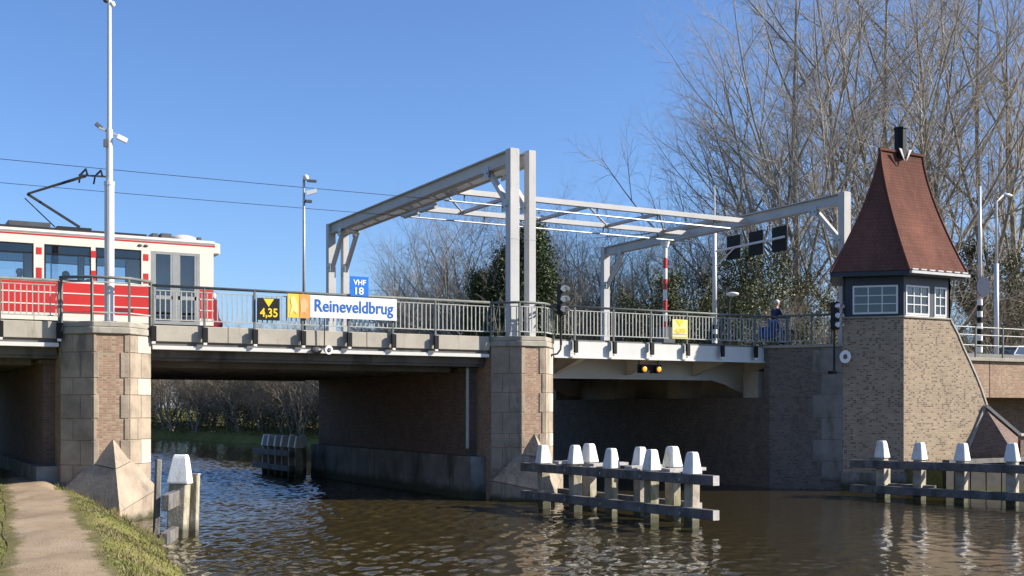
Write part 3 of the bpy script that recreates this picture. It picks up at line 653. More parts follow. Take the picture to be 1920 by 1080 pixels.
for i in range(5):
    j = (i + 1) % 5; mb = MB(); vs = []; fs = []
    for k in range(lev + 1): vs += [rings[k][i], rings[k][j]]
    for k in range(lev): fs.append((2 * k, 2 * k + 1, 2 * k + 3, 2 * k + 2))
    nm = mb.poly(vs, fs).build('roof_slope', 'roof_tile', tw)
    bm_ = bmesh.new(); bm_.from_mesh(nm.data); bmesh.ops.remove_doubles(bm_, verts=bm_.verts, dist=1e-4); bm_.to_mesh(nm.data); bm_.free()
    hip = MB().tube([rings[k][i] for k in range(lev + 1)], 0.045, 6); hip.build('hip_tiles', 'roof_tile', tw)
MB().bar(R1 + Vector((-0.05, 0, 0.02)), R2 + Vector((0.05, 0, 0.02)), 0.12, 0.09).build('ridge_tiles', 'roof_tile', tw)
# gutter on the lit side with brackets
ga, gb = Vector((*EV[1], 0)), Vector((*EV[2], 0))
MB().bar((ga.x, ga.y - 0.05, ZE + 0.10), (gb.x, gb.y - 0.05, ZE + 0.10), 0.11, 0.09).build('gutter', 'lead', tw)
for k in range(7):
    q = ga + (gb - ga) * ((k + 0.5) / 7); MB().box(q.x - 0.14, q.x + 0.14, q.y - 0.07, q.y + 0.0, ZE + 0.18, ZE + 0.225).build('snow_guard', 'lead', tw)
ch = MB().tube([(15.47, -2.6, 11.98), (15.47, -2.6, 13.02)], 0.22, 8).build('chimney', 'black', tw)
MB().tube([(15.47, -2.6, 13.023), (15.47, -2.6, 13.08)], 0.25, 8).build('chimney_cap', 'blackmetal', ch)
for s in (-1, 1):
    tri = [(15.47 + s * 0.03, 11.80), (15.47 + s * 0.33, 12.26), (15.47 + s * 0.19, 12.25)]
    if s < 0: tri = tri[::-1]
    MB().xprism(tri, -2.845, -2.815).build('lead_flashing', 'lead', ch)

# buttress with pointed coping in front of the wing, retaining wall, quay on the right bank
bt = thing('stair_buttress', 'dark buttress with pointed stone coping right of the tower', 'buttress', (18.3, -4.4, 0))
ap = Vector((18.45, -3.86, 2.95)); bl = Vector((17.45, -3.86, 1.3)); bn = Vector((18.2, -5.3, 1.25)); br = Vector((19.6, -4.4, 1.9))
MB().poly([ap, bl, bn, br, (bl.x, bl.y, 0), (bn.x, bn.y, 0), (br.x, br.y, 0), (19.6, -3.3, 1.9), (19.6, -3.3, 0), (18.6, -3.3, 2.95), (17.45, -3.3, 0)],
          [(0, 1, 2), (0, 2, 3), (1, 4, 5, 2), (2, 5, 6, 3), (0, 3, 7, 9), (3, 6, 8, 7)]).build('brick_body', 'brick_dark', bt)
MB().bar(ap + Vector((0, -0.03, 0.02)), bl + Vector((0, -0.03, 0.02)), 0.07, 0.14).build('coping_stone', 'cap_stone', bt)
MB().bar(ap + Vector((0, -0.03, 0.03)), br + Vector((0, -0.03, 0.03)), 0.26, 0.10).build('coping_stone', 'stone_pale', bt)
MB().bar(br + Vector((0.0, 0, 0.03)), br + Vector((3.5, 0.0, -0.15)), 0.26, 0.10).build('coping_stone', 'stone_pale', bt)
MB().box(19.602, 23.2, -4.5, -4.2, 0, 1.72).build('low_wall', 'brick_dark', bt)
rw = thing('retaining_wall', 'weathered concrete retaining wall of the road right of the tower', 'wall', (24, -1.5, 1))
for k in range(9): MB().box(18.7 + k * 2.4, 18.7 + (k + 1) * 2.4 - 0.02, -2.0, -1.7, 3.3, 4.72).build('wall_panel', 'brick_pier', rw, bev=0.015)
MB().box(18.6, 40.4, -2.12, -1.6, 4.725, 4.86).build('coping', 'cap_stone', rw, bev=0.015)
MB().box(18.6, 40.3, -0.5, 0.2, 0, 4.7).build('lower_wall', 'brick_dark', rw); MB().box(18.6, 40.3, -1.69, -0.1, 4.5, 4.72).build('slab', 'concrete_dark', rw)
rr = thing('wall_railing', 'thin grey railing on the retaining wall at the right edge', 'railing', (24, -1.9, 4.86))
for zz in (5.35, 5.75, 6.05): MB().tube([(18.7, -1.9, zz), (40, -1.9, zz)], 0.022, 6).build('rail', 'rail_grey', rr)
for k in range(14): MB().box(18.8 + k * 1.6 - 0.03, 18.8 + k * 1.6 + 0.03, -1.93, -1.87, 4.86, 6.07).build('post', 'rail_top', rr)
qy = thing('timber_quay', 'dark timber quay edge behind the right hand fender', 'quay', (18, -5.6, 0))
for k in range(40): MB().box(14.3 + k * 0.4, 14.3 + k * 0.4 + 0.385, -5.62 - 0.02 * (k % 2), -5.5, -0.8, 0.95 + 0.03 * (k % 3)).build('plank', 'timber_shaded', qy)  # planks coloured dark to stand in for shade along the quay
MB().box(14.3, 30.3, -5.75, -5.45, 1.02, 1.16).build('cap_beam', 'timber', qy)
bank = MB().box(14.35, 40, -5.44, -3.9, 0.2, 0.98); struct('quay_bank', bank, 'turf')

# ------------------------------------------------------------------ catenary portals over the lifting span
def portal(label, xs, ws, y0, y1, ztop, grp, zbase=5.17):
    t = thing('catenary_portal', label, 'portal', (xs[0], y0, zbase), grp)
    for x, w in zip(xs, ws):
        MB().box(x - w / 2, x + w / 2, y0 - 0.16, y0 + 0.16, zbase, ztop).build('column', 'gantry', t, bev=0.012)
        MB().box(x - w / 2, x + w / 2, y1 - 0.16, y1 + 0.16, zbase, ztop - 0.12).build('column', 'gantry', t, bev=0.012)
        h = 0.42
        m = MB(); zt0, zt1 = ztop - 0.02, ztop - 0.14      # I-beam: flanges and web
        m.bar((x, y0 + 0.165, zt0 - 0.02), (x, y1 - 0.165, zt1 - 0.02), w * 0.95, 0.04); m.bar((x, y0 + 0.165, zt0 - h), (x, y1 - 0.165, zt1 - h), w * 0.95, 0.04)
        m.bar((x, y0 + 0.165, zt0 - h / 2), (x, y1 - 0.165, zt1 - h / 2), 0.05, h - 0.04); m.build('cross_beam', 'gantry', t)
        MB().bar((x, y0 + 0.10, ztop - 1.9), (x, y0 + 1.55, ztop - 0.46), 0.16, 0.16).build('knee_brace', 'gantry', t)
        MB().bar((x, y1 - 0.10, ztop - 2.2), (x, y1 - 1.55, ztop - 0.60), 0.16, 0.16).build('knee_brace', 'gantry', t)
        for yy, zz in ((y0 + 0.2, ztop - 1.78), (y0 + 1.5, ztop - 0.50), (y1 - 0.2, ztop - 2.05), (y1 - 1.5, ztop - 0.64)):
            gp = MB().box(x - w / 2 - 0.012, x - w / 2 + 0.012, yy - 0.2, yy + 0.2, zz - 0.2, zz + 0.14).build('gusset_plate', 'galv', t)
            for dy in (-0.12, 0.12): MB().tube([(x - w / 2 - 0.03, yy + dy, zz - 0.05), (x - w / 2 - 0.012, yy + dy, zz - 0.05)], 0.03, 6).build('bolt', 'dark_grey', gp)
        MB().box(x - w / 2 - 0.004, x + w / 2 + 0.004, y0 - 0.166, y0 + 0.166, ztop - 2.9, ztop - 2.86).build('splice_plate', 'galv', t)
        MB().box(x - w / 2 - 0.08, x + w / 2 + 0.08, y0 - 0.24, y0 + 0.24, zbase, zbase + 0.03).build('base_plate', 'galv', t)
    return t
p1 = portal('tall pale steel double portal standing on the middle pier', (0.77, 1.42), (0.34, 0.26), 0.02, 16.45, 11.2, 'catenary portals at the lifting span')
p2 = portal('pale steel portal rising beside the red roofed tower', (15.33,), (0.36,), 0.0, 16.3, 11.15, 'catenary portals at the lifting span')
for yy in np.arange(1.8, 16, 1.4):
    MB().bar((0.77, yy, 10.72 - 0.007 * yy), (1.42, yy + 0.7, 10.72 - 0.007 * yy), 0.05, 0.05).build('lattice_bar', 'gantry', p1)
cf = thing('conductor_rail_gantry', 'white steel frame carrying conductor rails between the two portals', 'overhead frame', (8, 7.2, 10.7))
for yy, x0 in ((5.3, 0.95), (9.2, 0.95)):
    MB().box(x0, 15.1, yy - 0.09, yy + 0.09, 10.66, 10.86).build('long_beam', 'gantry', cf, bev=0.01)
    MB().tube([(x0, yy + 0.02, 10.40), (15.1, yy + 0.02, 10.40)], 0.035, 6).build('conductor_rail', 'galv', cf)
    for k in range(6): MB().tube([(x0 + 0.8 + k * 2.9, yy + 0.02, 10.42), (x0 + 0.8 + k * 2.9, yy + 0.02, 10.66)], 0.03, 6).build('hanger', 'dark_grey', cf)
for x in (3.6, 7.2, 10.6, 13.6): MB().box(x - 0.07, x + 0.07, 5.4, 9.1, 10.68, 10.80).build('cross_member', 'gantry', cf)
for a, b in ((1.0, 3.6), (3.6, 7.2), (7.2, 10.6), (10.6, 13.6)):
    MB().bar((a, 5.4, 10.735), (b, 9.1, 10.735), 0.06, 0.06).build('wind_brace', 'galv', cf)
for yy in (6.4, 7.9):
    MB().tube([(1.1, yy, 10.4), (1.1, yy + 1.3, 10.4)], 0.10, 8).build('insulator', 'galv', cf)
for i, (yy, z0, z1, lab) in enumerate(((5.45, 10.30, 10.44, 'thin overhead tram wire touched by the pantograph'), (9.3, 10.28, 10.42, 'thin overhead wire of the farther tram track'))):
    pts = [(-40 + (41.2) * k / 12, yy, z0 + (z1 - z0) * k / 12 - 0.12 * math.sin(math.pi * ((k / 12 * 2) % 1)) * 0.3) for k in range(13)]
    pts[0] = (-40, yy, z0 - 0.05); tag(MB().tube(pts, 0.010, 5).build('overhead_wire', 'blackmetal'), lab, 'wire', 'overhead tram wires')

# ------------------------------------------------------------------ tram
def tram():
    X0, X1 = -27.0, -7.62; YN, YF = 4.55, 6.9; zf, zb, zw0, zw1, zr = 5.52, 5.74, 6.72, 7.78, 8.26
    t = thing('tram', 'red and cream city tram crossing the left end of the bridge', 'tram', (-15, 5.75, 5.21))
    # sides: lower panel, stripes, window band with openings, upper panel
    dx0, dx1 = -9.58, -8.06                              # door opening
    wins = [(-11.20, -9.86)] + [(-12.66 - 1.62 * k, -11.34 - 1.62 * k) for k in range(9)]
    wins = [(a, b) for a, b in wins if a > X0 + 0.3]
    for y0, y1, near in ((YN, YN + 0.06, True), (YF - 0.06, YF, False)):
        o = -1 if near else 1; yo = y0 if near else y1
        spans = [(X0, dx0), (dx1, X1)] if near else [(X0, X1)]
        for a, b in spans:
            MB().box(a, b, y0, y1, zb, zw0 - 0.06).build('lower_panel', 'red', t)
            MB().box(a, b, y0, y1, zf, zb - 0.002).build('skirt', 'cream', t)
            MB().box(a, b, y0, y1, zw0 - 0.058, zw0).build('waist_band', 'cream', t)
            for zz in (6.33, 5.98):
                MB().box(a, b, min(yo, yo + o * 0.012), max(yo, yo + o * 0.012), zz, zz + 0.035).build('stripe', 'cream', t)
        MB().box(X0, X1, y0, y1, zw1 + 0.002, zr - 0.12).build('upper_panel', 'cream', t)
        if near:
            for xs_ in (-11.27, -12.95, -14.5, -16.1, -17.7, -19.3, -20.9): MB().box(xs_ - 0.006, xs_ + 0.006, yo - 0.004, yo + 0.001, zf + 0.01, zw0 - 0.07).build('panel_seam', 'darkred', t)
            for xs_ in (-10.4, -15.3, -20.0): MB().box(xs_ - 0.3, xs_ + 0.3, yo - 0.006, yo + 0.001, 5.80, 5.95).build('vent_grille', 'darkred', t)
            for xs_ in (-9.9, -9.72): MB().ball((xs_, yo - 0.01, 7.93), 0.06, 8, 6, (1.2, 0.5, 0.7)).build('marker_lamp', 'dark_grey', t)
        MB().box(X0, X1 + 0.05, min(yo, yo + o * 0.01), max(yo, yo + o * 0.01), 8.03, 8.075).build('roof_line', 'red', t)
        MB().box(X0, X1 + 0.05, min(yo, yo + o * 0.012), max(yo, yo + o * 0.012), zr - 0.16, zr - 0.115).build('gutter', 'tram_grey', t)
        xs = sorted(wins); edges = [X0] + [v for w in xs for v in w] + [dx0 if near else X1]
        for k in range(0, len(edges), 2):
            a, b = edges[k], edges[k + 1]
            MB().box(a, b, y0, y1, zw0 + 0.002, zw1).build('pillar', 'cream', t)
            xc = (a + b) / 2
            if b - a < 0.4:
                for z0, z1 in ((6.76, 7.07), (7.47, 7.67)): MB().box(xc - 0.075, xc + 0.075, min(yo, yo + o * 0.012), max(yo, yo + o * 0.012), z0, z1).build('pillar_band', 'red', t)
        if near: MB().box(dx1, X1, y0, y1, zw0 + 0.002, zw1).build('pillar', 'cream', t)
        for a, b in wins:
            w = MB(); th = 0.035; q0, q1 = (yo - 0.008, yo + 0.05) if near else (yo - 0.05, yo + 0.008)
            w.box(a, b, q0, q1, zw0 + 0.004, zw0 + 0.004 + th).box(a, b, q0, q1, zw1 - th, zw1 - 0.002).box(a, a + th, q0, q1, zw0 + th + 0.005, zw1 - th - 0.001).box(b - th, b, q0, q1, zw0 + th + 0.005, zw1 - th - 0.001)
            wo = w.build('window', 'black', t)
            ym = (y0 + y1) / 2
            MB().box(a + th + 0.002, b - th - 0.002, ym - 0.004, ym + 0.004, zw0 + th + 0.006, zw1 - 0.30).build('pane', 'glass', wo)
            MB().box(a + th + 0.002, b - th - 0.002, ym - 0.004, ym + 0.004, zw1 - 0.26, zw1 - th - 0.002).build('top_light', 'glass_dark', wo)
            MB().box(a + th + 0.002, b - th - 0.002, ym - 0.012, ym + 0.012, zw1 - 0.297, zw1 - 0.263).build('transom', 'black', wo)
    # door in the near side
    dr = MB().box(dx0, dx1, YN + 0.004, YN + 0.05, 7.70, zw1).box(dx0, dx1, YN + 0.004, YN + 0.05, zf, 5.62).box(dx0, dx0 + 0.09, YN + 0.004, YN + 0.05, 5.621, 7.699).box(dx1 - 0.09, dx1, YN + 0.004, YN + 0.05, 5.621, 7.699).box(-8.90, -8.74, YN + 0.004, YN + 0.05, 5.621, 7.699).build('door', 'tram_grey', t)
    for a, b in ((dx0 + 0.092, -8.902), (-8.738, dx1 - 0.092)):
        l = MB().box(a, b, YN + 0.008, YN + 0.046, 6.30, 6.42).box(a, a + 0.07, YN + 0.008, YN + 0.046, 5.622, 7.698).box(b - 0.07, b, YN + 0.008, YN + 0.046, 5.622, 7.698).build('door_leaf', 'tram_grey', dr)
        for z0, z1 in ((5.64, 6.295), (6.425, 7.69)): MB().box(a + 0.072, b - 0.072, YN + 0.024, YN + 0.03, z0, z1).build('pane', 'glass', dr)
    # front and rear
    MB().box(X1 - 0.05, X1, YN + 0.062, YF - 0.062, zf, 6.74).build('front_panel', 'red', t)
    MB().box(X1 - 0.05, X1 + 0.22, YN + 0.01, YF - 0.01, 7.80, 8.16).build('destination_box', 'cream', t, bev=0.04)
    MB().box(X1 - 0.04, X1 - 0.02, YN + 0.08, YF - 0.08, 6.76, 7.78).build('windscreen', 'glass', t)
    for y0 in (YN + 0.062, YF - 0.12): MB().box(X1 - 0.06, X1 - 0.001, y0, y0 + 0.058, 6.742, 7.79).build('front_pillar', 'cream', t)
    MB().xprism([(X1 + 0.004, 5.42), (X1 + 0.32, 5.42), (X1 + 0.34, 5.62), (X1 + 0.22, 5.80), (X1 + 0.16, 6.36), (X1 + 0.004, 6.42)], YN + 0.15, YF - 0.15).build('bumper', 'darkred', t)
    for yy in (YN + 0.45, YF - 0.45): MB().ball((X1 + 0.1, yy, 6.52), 0.11, 10, 6).build('headlight', 'lamp_white', t, smooth=True)
    MB().box(X0, X0 + 0.05, YN + 0.062, YF - 0.062, zf, zr - 0.2).build('rear_panel', 'red', t)
    MB().box(X0 + 0.06, X1 - 0.06, YN + 0.065, YF - 0.065, 5.60, 5.66).build('floor', 'dark_grey', t)
    roof = MB().yprism([(YN, zr - 0.118), (YN + 0.1, zr - 0.04), (YN + 0.4, zr + 0.02), (YF - 0.4, zr + 0.02), (YF - 0.1, zr - 0.04), (YF, zr - 0.118)], X0, X1 + 0.06).build('roof', 'cream', t)
    MB().box(X0, -9.6, YN + 0.45, YF - 0.45, zr + 0.022, zr + 0.09).build('roof_walkway', 'blackmetal', roof)
    MB().ball((-8.35, 5.6, zr + 0.03), 0.5, 14, 8, (1.0, 1.2, 0.42)).build('ventilator', 'cream', roof, smooth=True)
    for k, (x, l, h) in enumerate(((-8.95, 0.35, 0.1), (-9.3, 0.2, 0.08), (-7.9, 0.14, 0.05), (-13.0, 1.2, 0.16), (-14.9, 0.8, 0.12))): MB().box(x - l / 2, x + l / 2, 5.2, 6.2, zr + 0.1 if x < -9.6 else zr + 0.022, zr + 0.1 + h).build('roof_box', 'dark_grey', roof, bev=0.02)
    # wheels, seats, grab poles
    for xb in (-10.2, -17.0, -24.5):
        for dx in (-0.9, 0.9):
            for y in (5.02, 6.46): MB().tube([(xb + dx, y - 0.05, 5.545), (xb + dx, y + 0.05, 5.545)], 0.33, 16).build('wheel', 'dark_grey', t)
        MB().box(xb - 1.3, xb + 1.3, 5.1, 6.4, 5.4, 5.58).build('bogie', 'black', t)
    for k in range(8):
        for y in (4.85, 6.2): MB().box(-11.2 - k * 1.62, -11.13 - k * 1.62, y - 0.08, y + 0.5, 6.1, 6.98).box(-11.2 - k * 1.62, -10.78 - k * 1.62, y - 0.08, y + 0.5, 6.02, 6.10).build('seat', 'seat', t, bev=0.02)
        MB().tube([(-10.7 - k * 1.62, 5.72, 5.66), (-10.7 - k * 1.62, 5.72, 8.1)], 0.018, 6).build('grab_pole', 'galv', t)
    # pantograph: half-scissor, knee pointing left
    pg = MB().box(-12.2, -11.2, 5.3, 6.0, zr + 0.1, zr + 0.2).build('pantograph', 'blackmetal', t)
    hinge = (-11.5, 5.6, zr + 0.25); knee = (-13.02, 5.55, 9.40); top = (-11.2, 5.5, 10.12)
    MB().bar(hinge, knee, 0.07, 0.07).build('lower_arm', 'blackmetal', pg); MB().bar((-12.2, 5.75, zr + 0.22), (knee[0] - 0.05, knee[1] + 0.2, knee[2] - 0.1), 0.03, 0.03).build('control_rod', 'blackmetal', pg)
    for s in (-0.2, 0.2): MB().bar((knee[0], knee[1] + s * 0.4, knee[2]), (top[0] - 0.1, top[1] + s, top[2]), 0.045, 0.045).build('upper_arm', 'blackmetal', pg)
    hd = MB()
    for dx in (-0.22, 0.22):
        hd.tube([(top[0] + dx, 4.75, 10.02), (top[0] + dx, 5.0, 10.22), (top[0] + dx, 6.0, 10.22), (top[0] + dx, 6.25, 10.02)], 0.03, 6)
    hd.bar((top[0] - 0.35, 5.5, 10.11), (top[0] + 0.5, 5.5, 10.14), 0.05, 0.05); hd.build('contact_head', 'blackmetal', pg)
    return t
tram()

# ------------------------------------------------------------------ people
def skin_mesh(name, verts, edges, radii, mat, parent, sub=2, root=0):
    me = bpy.data.meshes.new(name); me.from_pydata(verts, edges, []); me.update()
    ob = link(name, me, parent); sk = ob.modifiers.new('skin', 'SKIN'); sk.use_smooth_shade = True
    lay = me.skin_vertices[0] if me.skin_vertices else None
    if lay is None:
        bm = bmesh.new(); bm.from_mesh(me); bm.verts.layers.skin.verify(); bm.to_mesh(me); bm.free(); lay = me.skin_vertices[0]
    for i, r in enumerate(radii):
        lay.data[i].radius = (r, r) if not hasattr(r, '__len__') else r
        lay.data[i].use_root = (i == root)
    ss = ob.modifiers.new('sub', 'SUBSURF'); ss.levels = ss.render_levels = sub
    me.materials.append(M[mat]); return ob
def figure(label, loc, rz, hands, feet, hip_h, lean, hair, jacket, trousers, group=None, hat=None):
    """person facing +X locally, hips at height hip_h; hands/feet: (x, y-offset, z) used for both sides; feet may differ"""
    t = thing('person', label, 'person', loc, group); t.rotation_euler.z = rz
    hx = 0.0; cx, cz = hx + math.sin(lean) * 0.30, hip_h + math.cos(lean) * 0.30; sx, sz = hx + math.sin(lean) * 0.50, hip_h + math.cos(lean) * 0.50
    nx, nz = sx + math.sin(lean * 0.7) * 0.10, sz + 0.09; kx, kz = nx + 0.05, nz + 0.14
    V = [(hx, 0, hip_h), (cx, 0, cz), (sx, 0, sz), (nx, 0, nz), (kx, 0, kz), (kx + 0.01, 0, kz + 0.08)]; Ed = [(0, 1), (1, 2), (2, 3), (3, 4), (4, 5)]; Rr = [(0.15, 0.13), (0.16, 0.12), (0.13, 0.10), 0.058, 0.098, 0.075]
    JV = [(hx, 0, hip_h + 0.02), (cx, 0, cz), (sx, 0, sz), (sx + 0.005, 0, sz + 0.05)]; JE = [(0, 1), (1, 2), (2, 3)]; JR = [(0.175, 0.15), (0.185, 0.14), (0.155, 0.115), 0.085]
    TV = [(hx, 0, hip_h)]; TE = []; TR = [(0.165, 0.145)]
    for si, s in enumerate((-1, 1)):
        h = hands[si]; sh = (sx, s * 0.19, sz - 0.02); el = ((sh[0] + h[0]) / 2 - 0.04, s * 0.235, (sh[2] + h[2]) / 2 - 0.08)
        b = len(V); V += [sh, el, (h[0] - 0.03, h[1], h[2] + 0.03), h]; Ed += [(2, b), (b, b + 1), (b + 1, b + 2), (b + 2, b + 3)]; Rr += [0.055, 0.042, 0.030, 0.026]
        # five unequal fingers curled round the grip
        for fi, (fy, fl) in enumerate(((-0.035, 0.055), (-0.015, 0.07), (0.005, 0.075), (0.025, 0.062))):
            V += [(h[0] + fl * 0.6, h[1] + fy, h[2] + 0.012), (h[0] + fl * 0.8, h[1] + fy, h[2] - 0.022)]; Ed += [(b + 3, len(V) - 2), (len(V) - 2, len(V) - 1)]; Rr += [0.009, 0.008]
        V += [(h[0] + 0.02, h[1] - s * 0.045, h[2] - 0.01)]; Ed += [(b + 3, len(V) - 1)]; Rr += [0.010]
        j = len(JV); JV += [sh, el, (h[0] - 0.05, h[1], h[2] + 0.045)]; JE += [(2, j), (j, j + 1), (j + 1, j + 2)]; JR += [0.075, 0.06, 0.045]
        f = feet[si]; hp = (hx + 0.02, s * 0.09, hip_h - 0.02); d = Vector((f[0] - hp[0], 0, f[2] - hp[2])); L = d.length; up = max(0.0, 0.46 ** 2 - (L / 2) ** 2) ** 0.5
        nrm = Vector((-d.z, 0, d.x)).normalized(); nrm = nrm if nrm.x > 0 else -nrm
        kn = (hp[0] + d.x / 2 + nrm.x * up, s * 0.10, hp[2] + d.z / 2 + nrm.z * up)
        b = len(V); V += [hp, kn, (f[0], f[1], f[2] + 0.07), (f[0] + 0.14, f[1], f[2] + 0.02)]; Ed += [(0, b), (b, b + 1), (b + 1, b + 2), (b + 2, b + 3)]; Rr += [0.08, 0.058, 0.04, 0.035]
        j = len(TV); TV += [hp, kn, (f[0], f[1], f[2] + 0.10)]; TE += [(0, j), (j, j + 1), (j + 1, j + 2)]; TR += [0.098, 0.074, 0.055]
        MB().ball((f[0] + 0.06, f[1], f[2] + 0.03), 0.1, 10, 6, (1.35, 0.5, 0.5)).mesh('shoe', M['black'])
        sh_o = link('shoe', MB().ball((f[0] + 0.06, f[1], f[2] + 0.03), 0.1, 10, 6, (1.35, 0.5, 0.5)).mesh('shoe', M['black'], smooth=True), t)
    b = len(V); V += [(kx + 0.10, 0, kz + 0.015)]; Ed += [(4, b)]; Rr += [0.018]                       # nose
    for s in (-1, 1): b = len(V); V += [(kx, s * 0.085, kz + 0.02)]; Ed += [(4, b)]; Rr += [0.02]      # ears
    skin_mesh('body', V, Ed, Rr, 'skin', t); skin_mesh('jacket', JV, JE, JR, jacket, t); skin_mesh('trousers', TV, TE, TR, trousers, t)
    hm = MB().ball((kx - 0.015, 0, kz + 0.055), 0.112, 14, 8, (1.0, 0.9, 0.95)); hm.v = [(x, y, max(z, kz + (0.03 if x > kx else -0.03))) for x, y, z in hm.v]
    link('hair', hm.mesh('hair', M[hair], smooth=True), t)
    em = MB()
    for s in (-1, 1): em.ball((kx + 0.088, s * 0.035, kz + 0.04), 0.012, 6, 4)
    link('eyes', em.mesh('eyes', M['black']), t); link('mouth', MB().box(kx + 0.082, kx + 0.095, -0.025, 0.025, kz - 0.045, kz - 0.036).mesh('mouth', M['lamp_red']), t)
    return t
for x, y, hair, jk, lab in ((-13.35, 5.05, 'hair_white', 'cloth_grey', 'white haired passenger in grey sitting at the leftmost tram window'),
                            (-12.05, 5.1, 'hair_brown', 'cloth_teal', 'dark haired passenger in teal sitting behind the second tram window'),
                            (-14.6, 6.3, 'hair_brown', 'cloth_navy', 'passenger in navy sitting on the far side of the tram')):
    figure(lab, (x, y, 5.66), 0, [(0.32, -0.15, 0.62), (0.32, 0.15, 0.62)], [(0.48, -0.1, 0.0), (0.48, 0.1, 0.0)], 0.53, 0.05, hair, jk, 'cloth_navy')

# ------------------------------------------------------------------ cyclist and bicycle
def bicycle(loc, label):
    t = thing('bicycle', label, 'bicycle', loc); W = 0.34
    for x in (-0.54, 0.54):
        n = 28; m = MB(); m.tube([(x + W * math.cos(2 * math.pi * k / n), 0, W + W * math.sin(2 * math.pi * k / n)) for k in range(n + 1)], 0.02, 6, cap=False)
        wo = link('wheel', m.mesh('tyre', M['rubber'], smooth=True), t)
        m = MB(); m.tube([(x + (W - 0.025) * math.cos(2 * math.pi * k / n), 0, W + (W - 0.025) * math.sin(2 * math.pi * k / n)) for k in range(n + 1)], 0.012, 5, cap=False)
        link('rim', m.mesh('rim', M['galv']), wo)
        m = MB()
        for k in range(14): a = 2 * math.pi * k / 14; m.tube([(x, 0.02 * (-1) ** k, W), (x + (W - 0.03) * math.cos(a), 0, W + (W - 0.03) * math.sin(a))], 0.003, 4)
        link('spokes', m.mesh('spokes', M['galv']), wo)
    fm = MB()
    for a, b in (((-0.54, 0, W), (-0.08, 0, 0.29)), ((-0.08, 0, 0.29), (-0.22, 0, 0.86)), ((-0.54, 0, W), (-0.19, 0, 0.76)), ((-0.08, 0, 0.29), (0.36, 0, 0.74)), ((-0.20, 0, 0.80), (0.35, 0, 0.80)), ((0.34, 0, 0.92), (0.54, 0, W))): fm.tube([a, b], 0.017, 7)
    link('frame', fm.mesh('frame', M['blackmetal']), t)
    hb = MB().tube([(0.33, 0, 0.92), (0.32, 0, 1.05)], 0.014, 6); hb.tube([(0.20, -0.28, 1.06), (0.34, -0.16, 1.08), (0.34, 0.16, 1.08), (0.20, 0.28, 1.06)], 0.013, 6); link('handlebar', hb.mesh('handlebar', M['galv']), t)
    link('saddle', MB().ball((-0.24, 0, 0.92), 0.13, 12, 6, (1.1, 0.75, 0.35)).mesh('saddle', M['black'], smooth=True), t)
    cr = MB().tube([(-0.08, -0.1, 0.29), (-0.08, 0.1, 0.29)], 0.02, 6); cr.bar((-0.08, -0.09, 0.29), (0.02, -0.09, 0.15), 0.02, 0.02); cr.bar((-0.08, 0.09, 0.29), (-0.18, 0.09, 0.43), 0.02, 0.02); cr.box(-0.03, 0.07, -0.17, -0.09, 0.135, 0.16); cr.box(-0.23, -0.13, 0.09, 0.17, 0.42, 0.445); link('crank', cr.mesh('crank', M['galv']), t)
    link('rack', MB().box(-0.75, -0.30, -0.07, 0.07, 0.76, 0.78).mesh('rack', M['blackmetal']), t)
    for s in (-1, 1): link('pannier', MB().box(-0.78, -0.36, min(s * 0.09, s * 0.26), max(s * 0.09, s * 0.26), 0.36, 0.80).mesh('pannier', M['cloth_blue'], bev=0.03), t)
    link('mudguard', MB().tube([(0.54 + 0.37 * math.cos(a), 0, W + 0.37 * math.sin(a)) for a in np.linspace(0.5, 2.6, 10)], 0.022, 5).mesh('mudguard', M['blackmetal']), t)
    return t
bicycle((13.05, 1.15, 5.17), 'bicycle with blue panniers ridden along the bridge footway')
figure('cyclist in navy jacket and pale cap riding right along the footway', (12.85, 1.15, 5.17), 0, [(0.42, -0.25, 1.10), (0.42, 0.25, 1.10)], [(0.19, -0.13, 0.17), (0.03, 0.13, 0.45)], 0.98, 0.16, 'hair_white', 'cloth_navy', 'cloth_blue')

# ------------------------------------------------------------------ signs on the railing
def board(name, label, x0, x1, z0, z1, mat, y=-0.13, cat='sign'):
    t = thing(name, label, cat, ((x0 + x1) / 2, y, z0))
    MB().box(x0, x1, y - 0.012, y + 0.012, z0, z1).build('panel', mat, t, bev=0.004)
    for x in (x0 + (x1 - x0) * 0.15, x1 - (x1 - x0) * 0.15): MB().box(x - 0.02, x + 0.02, y + 0.014, y + 0.05, z0 + 0.05, z1 - 0.05).build('clamp', 'galv', t)
    return t
nb = board('name_board', 'long white board with blue lettering on the left railing', -6.06, -3.33, 5.53, 6.18, 'white_sign')
lettering('Reineveldbrug', nb, -5.92, -0.147, 5.72, 2.48, 0.50, 'letter_blue', 0.008)
lg = board('logo_panel', 'square yellow and orange emblem panel left of the white name board', -6.74, -6.075, 5.50, 6.19, 'logo_yellow')
MB().box(-6.38, -6.075, -0.150, -0.1445, 5.50, 6.185).build('emblem', 'logo_orange', lg)
MB().xprism([(-6.68, 5.56), (-6.62, 5.82), (-6.66, 6.05), (-6.56, 6.14), (-6.48, 6.0), (-6.43, 5.8), (-6.46, 5.6), (-6.56, 5.70)], -0.1515, -0.1455).build('emblem', 'logo_pale', lg)
MB().xprism([(-6.34, 5.62), (-6.36, 5.95), (-6.28, 6.1), (-6.18, 6.02), (-6.12, 5.86), (-6.2, 5.72), (-6.14, 5.6), (-6.26, 5.68)], -0.1565, -0.1505).build('emblem', 'logo_peach', lg)
vh = board('radio_channel_sign', 'small blue sign reading VHF 18 above the white board', -4.82, -4.24, 6.21, 6.80, 'blue_sign')
lettering('VHF', vh, -4.73, -0.147, 6.55, 0.40, 0.22, 'white_sign', 0.006); lettering('18', vh, -4.665, -0.147, 6.27, 0.27, 0.30, 'white_sign', 0.006)
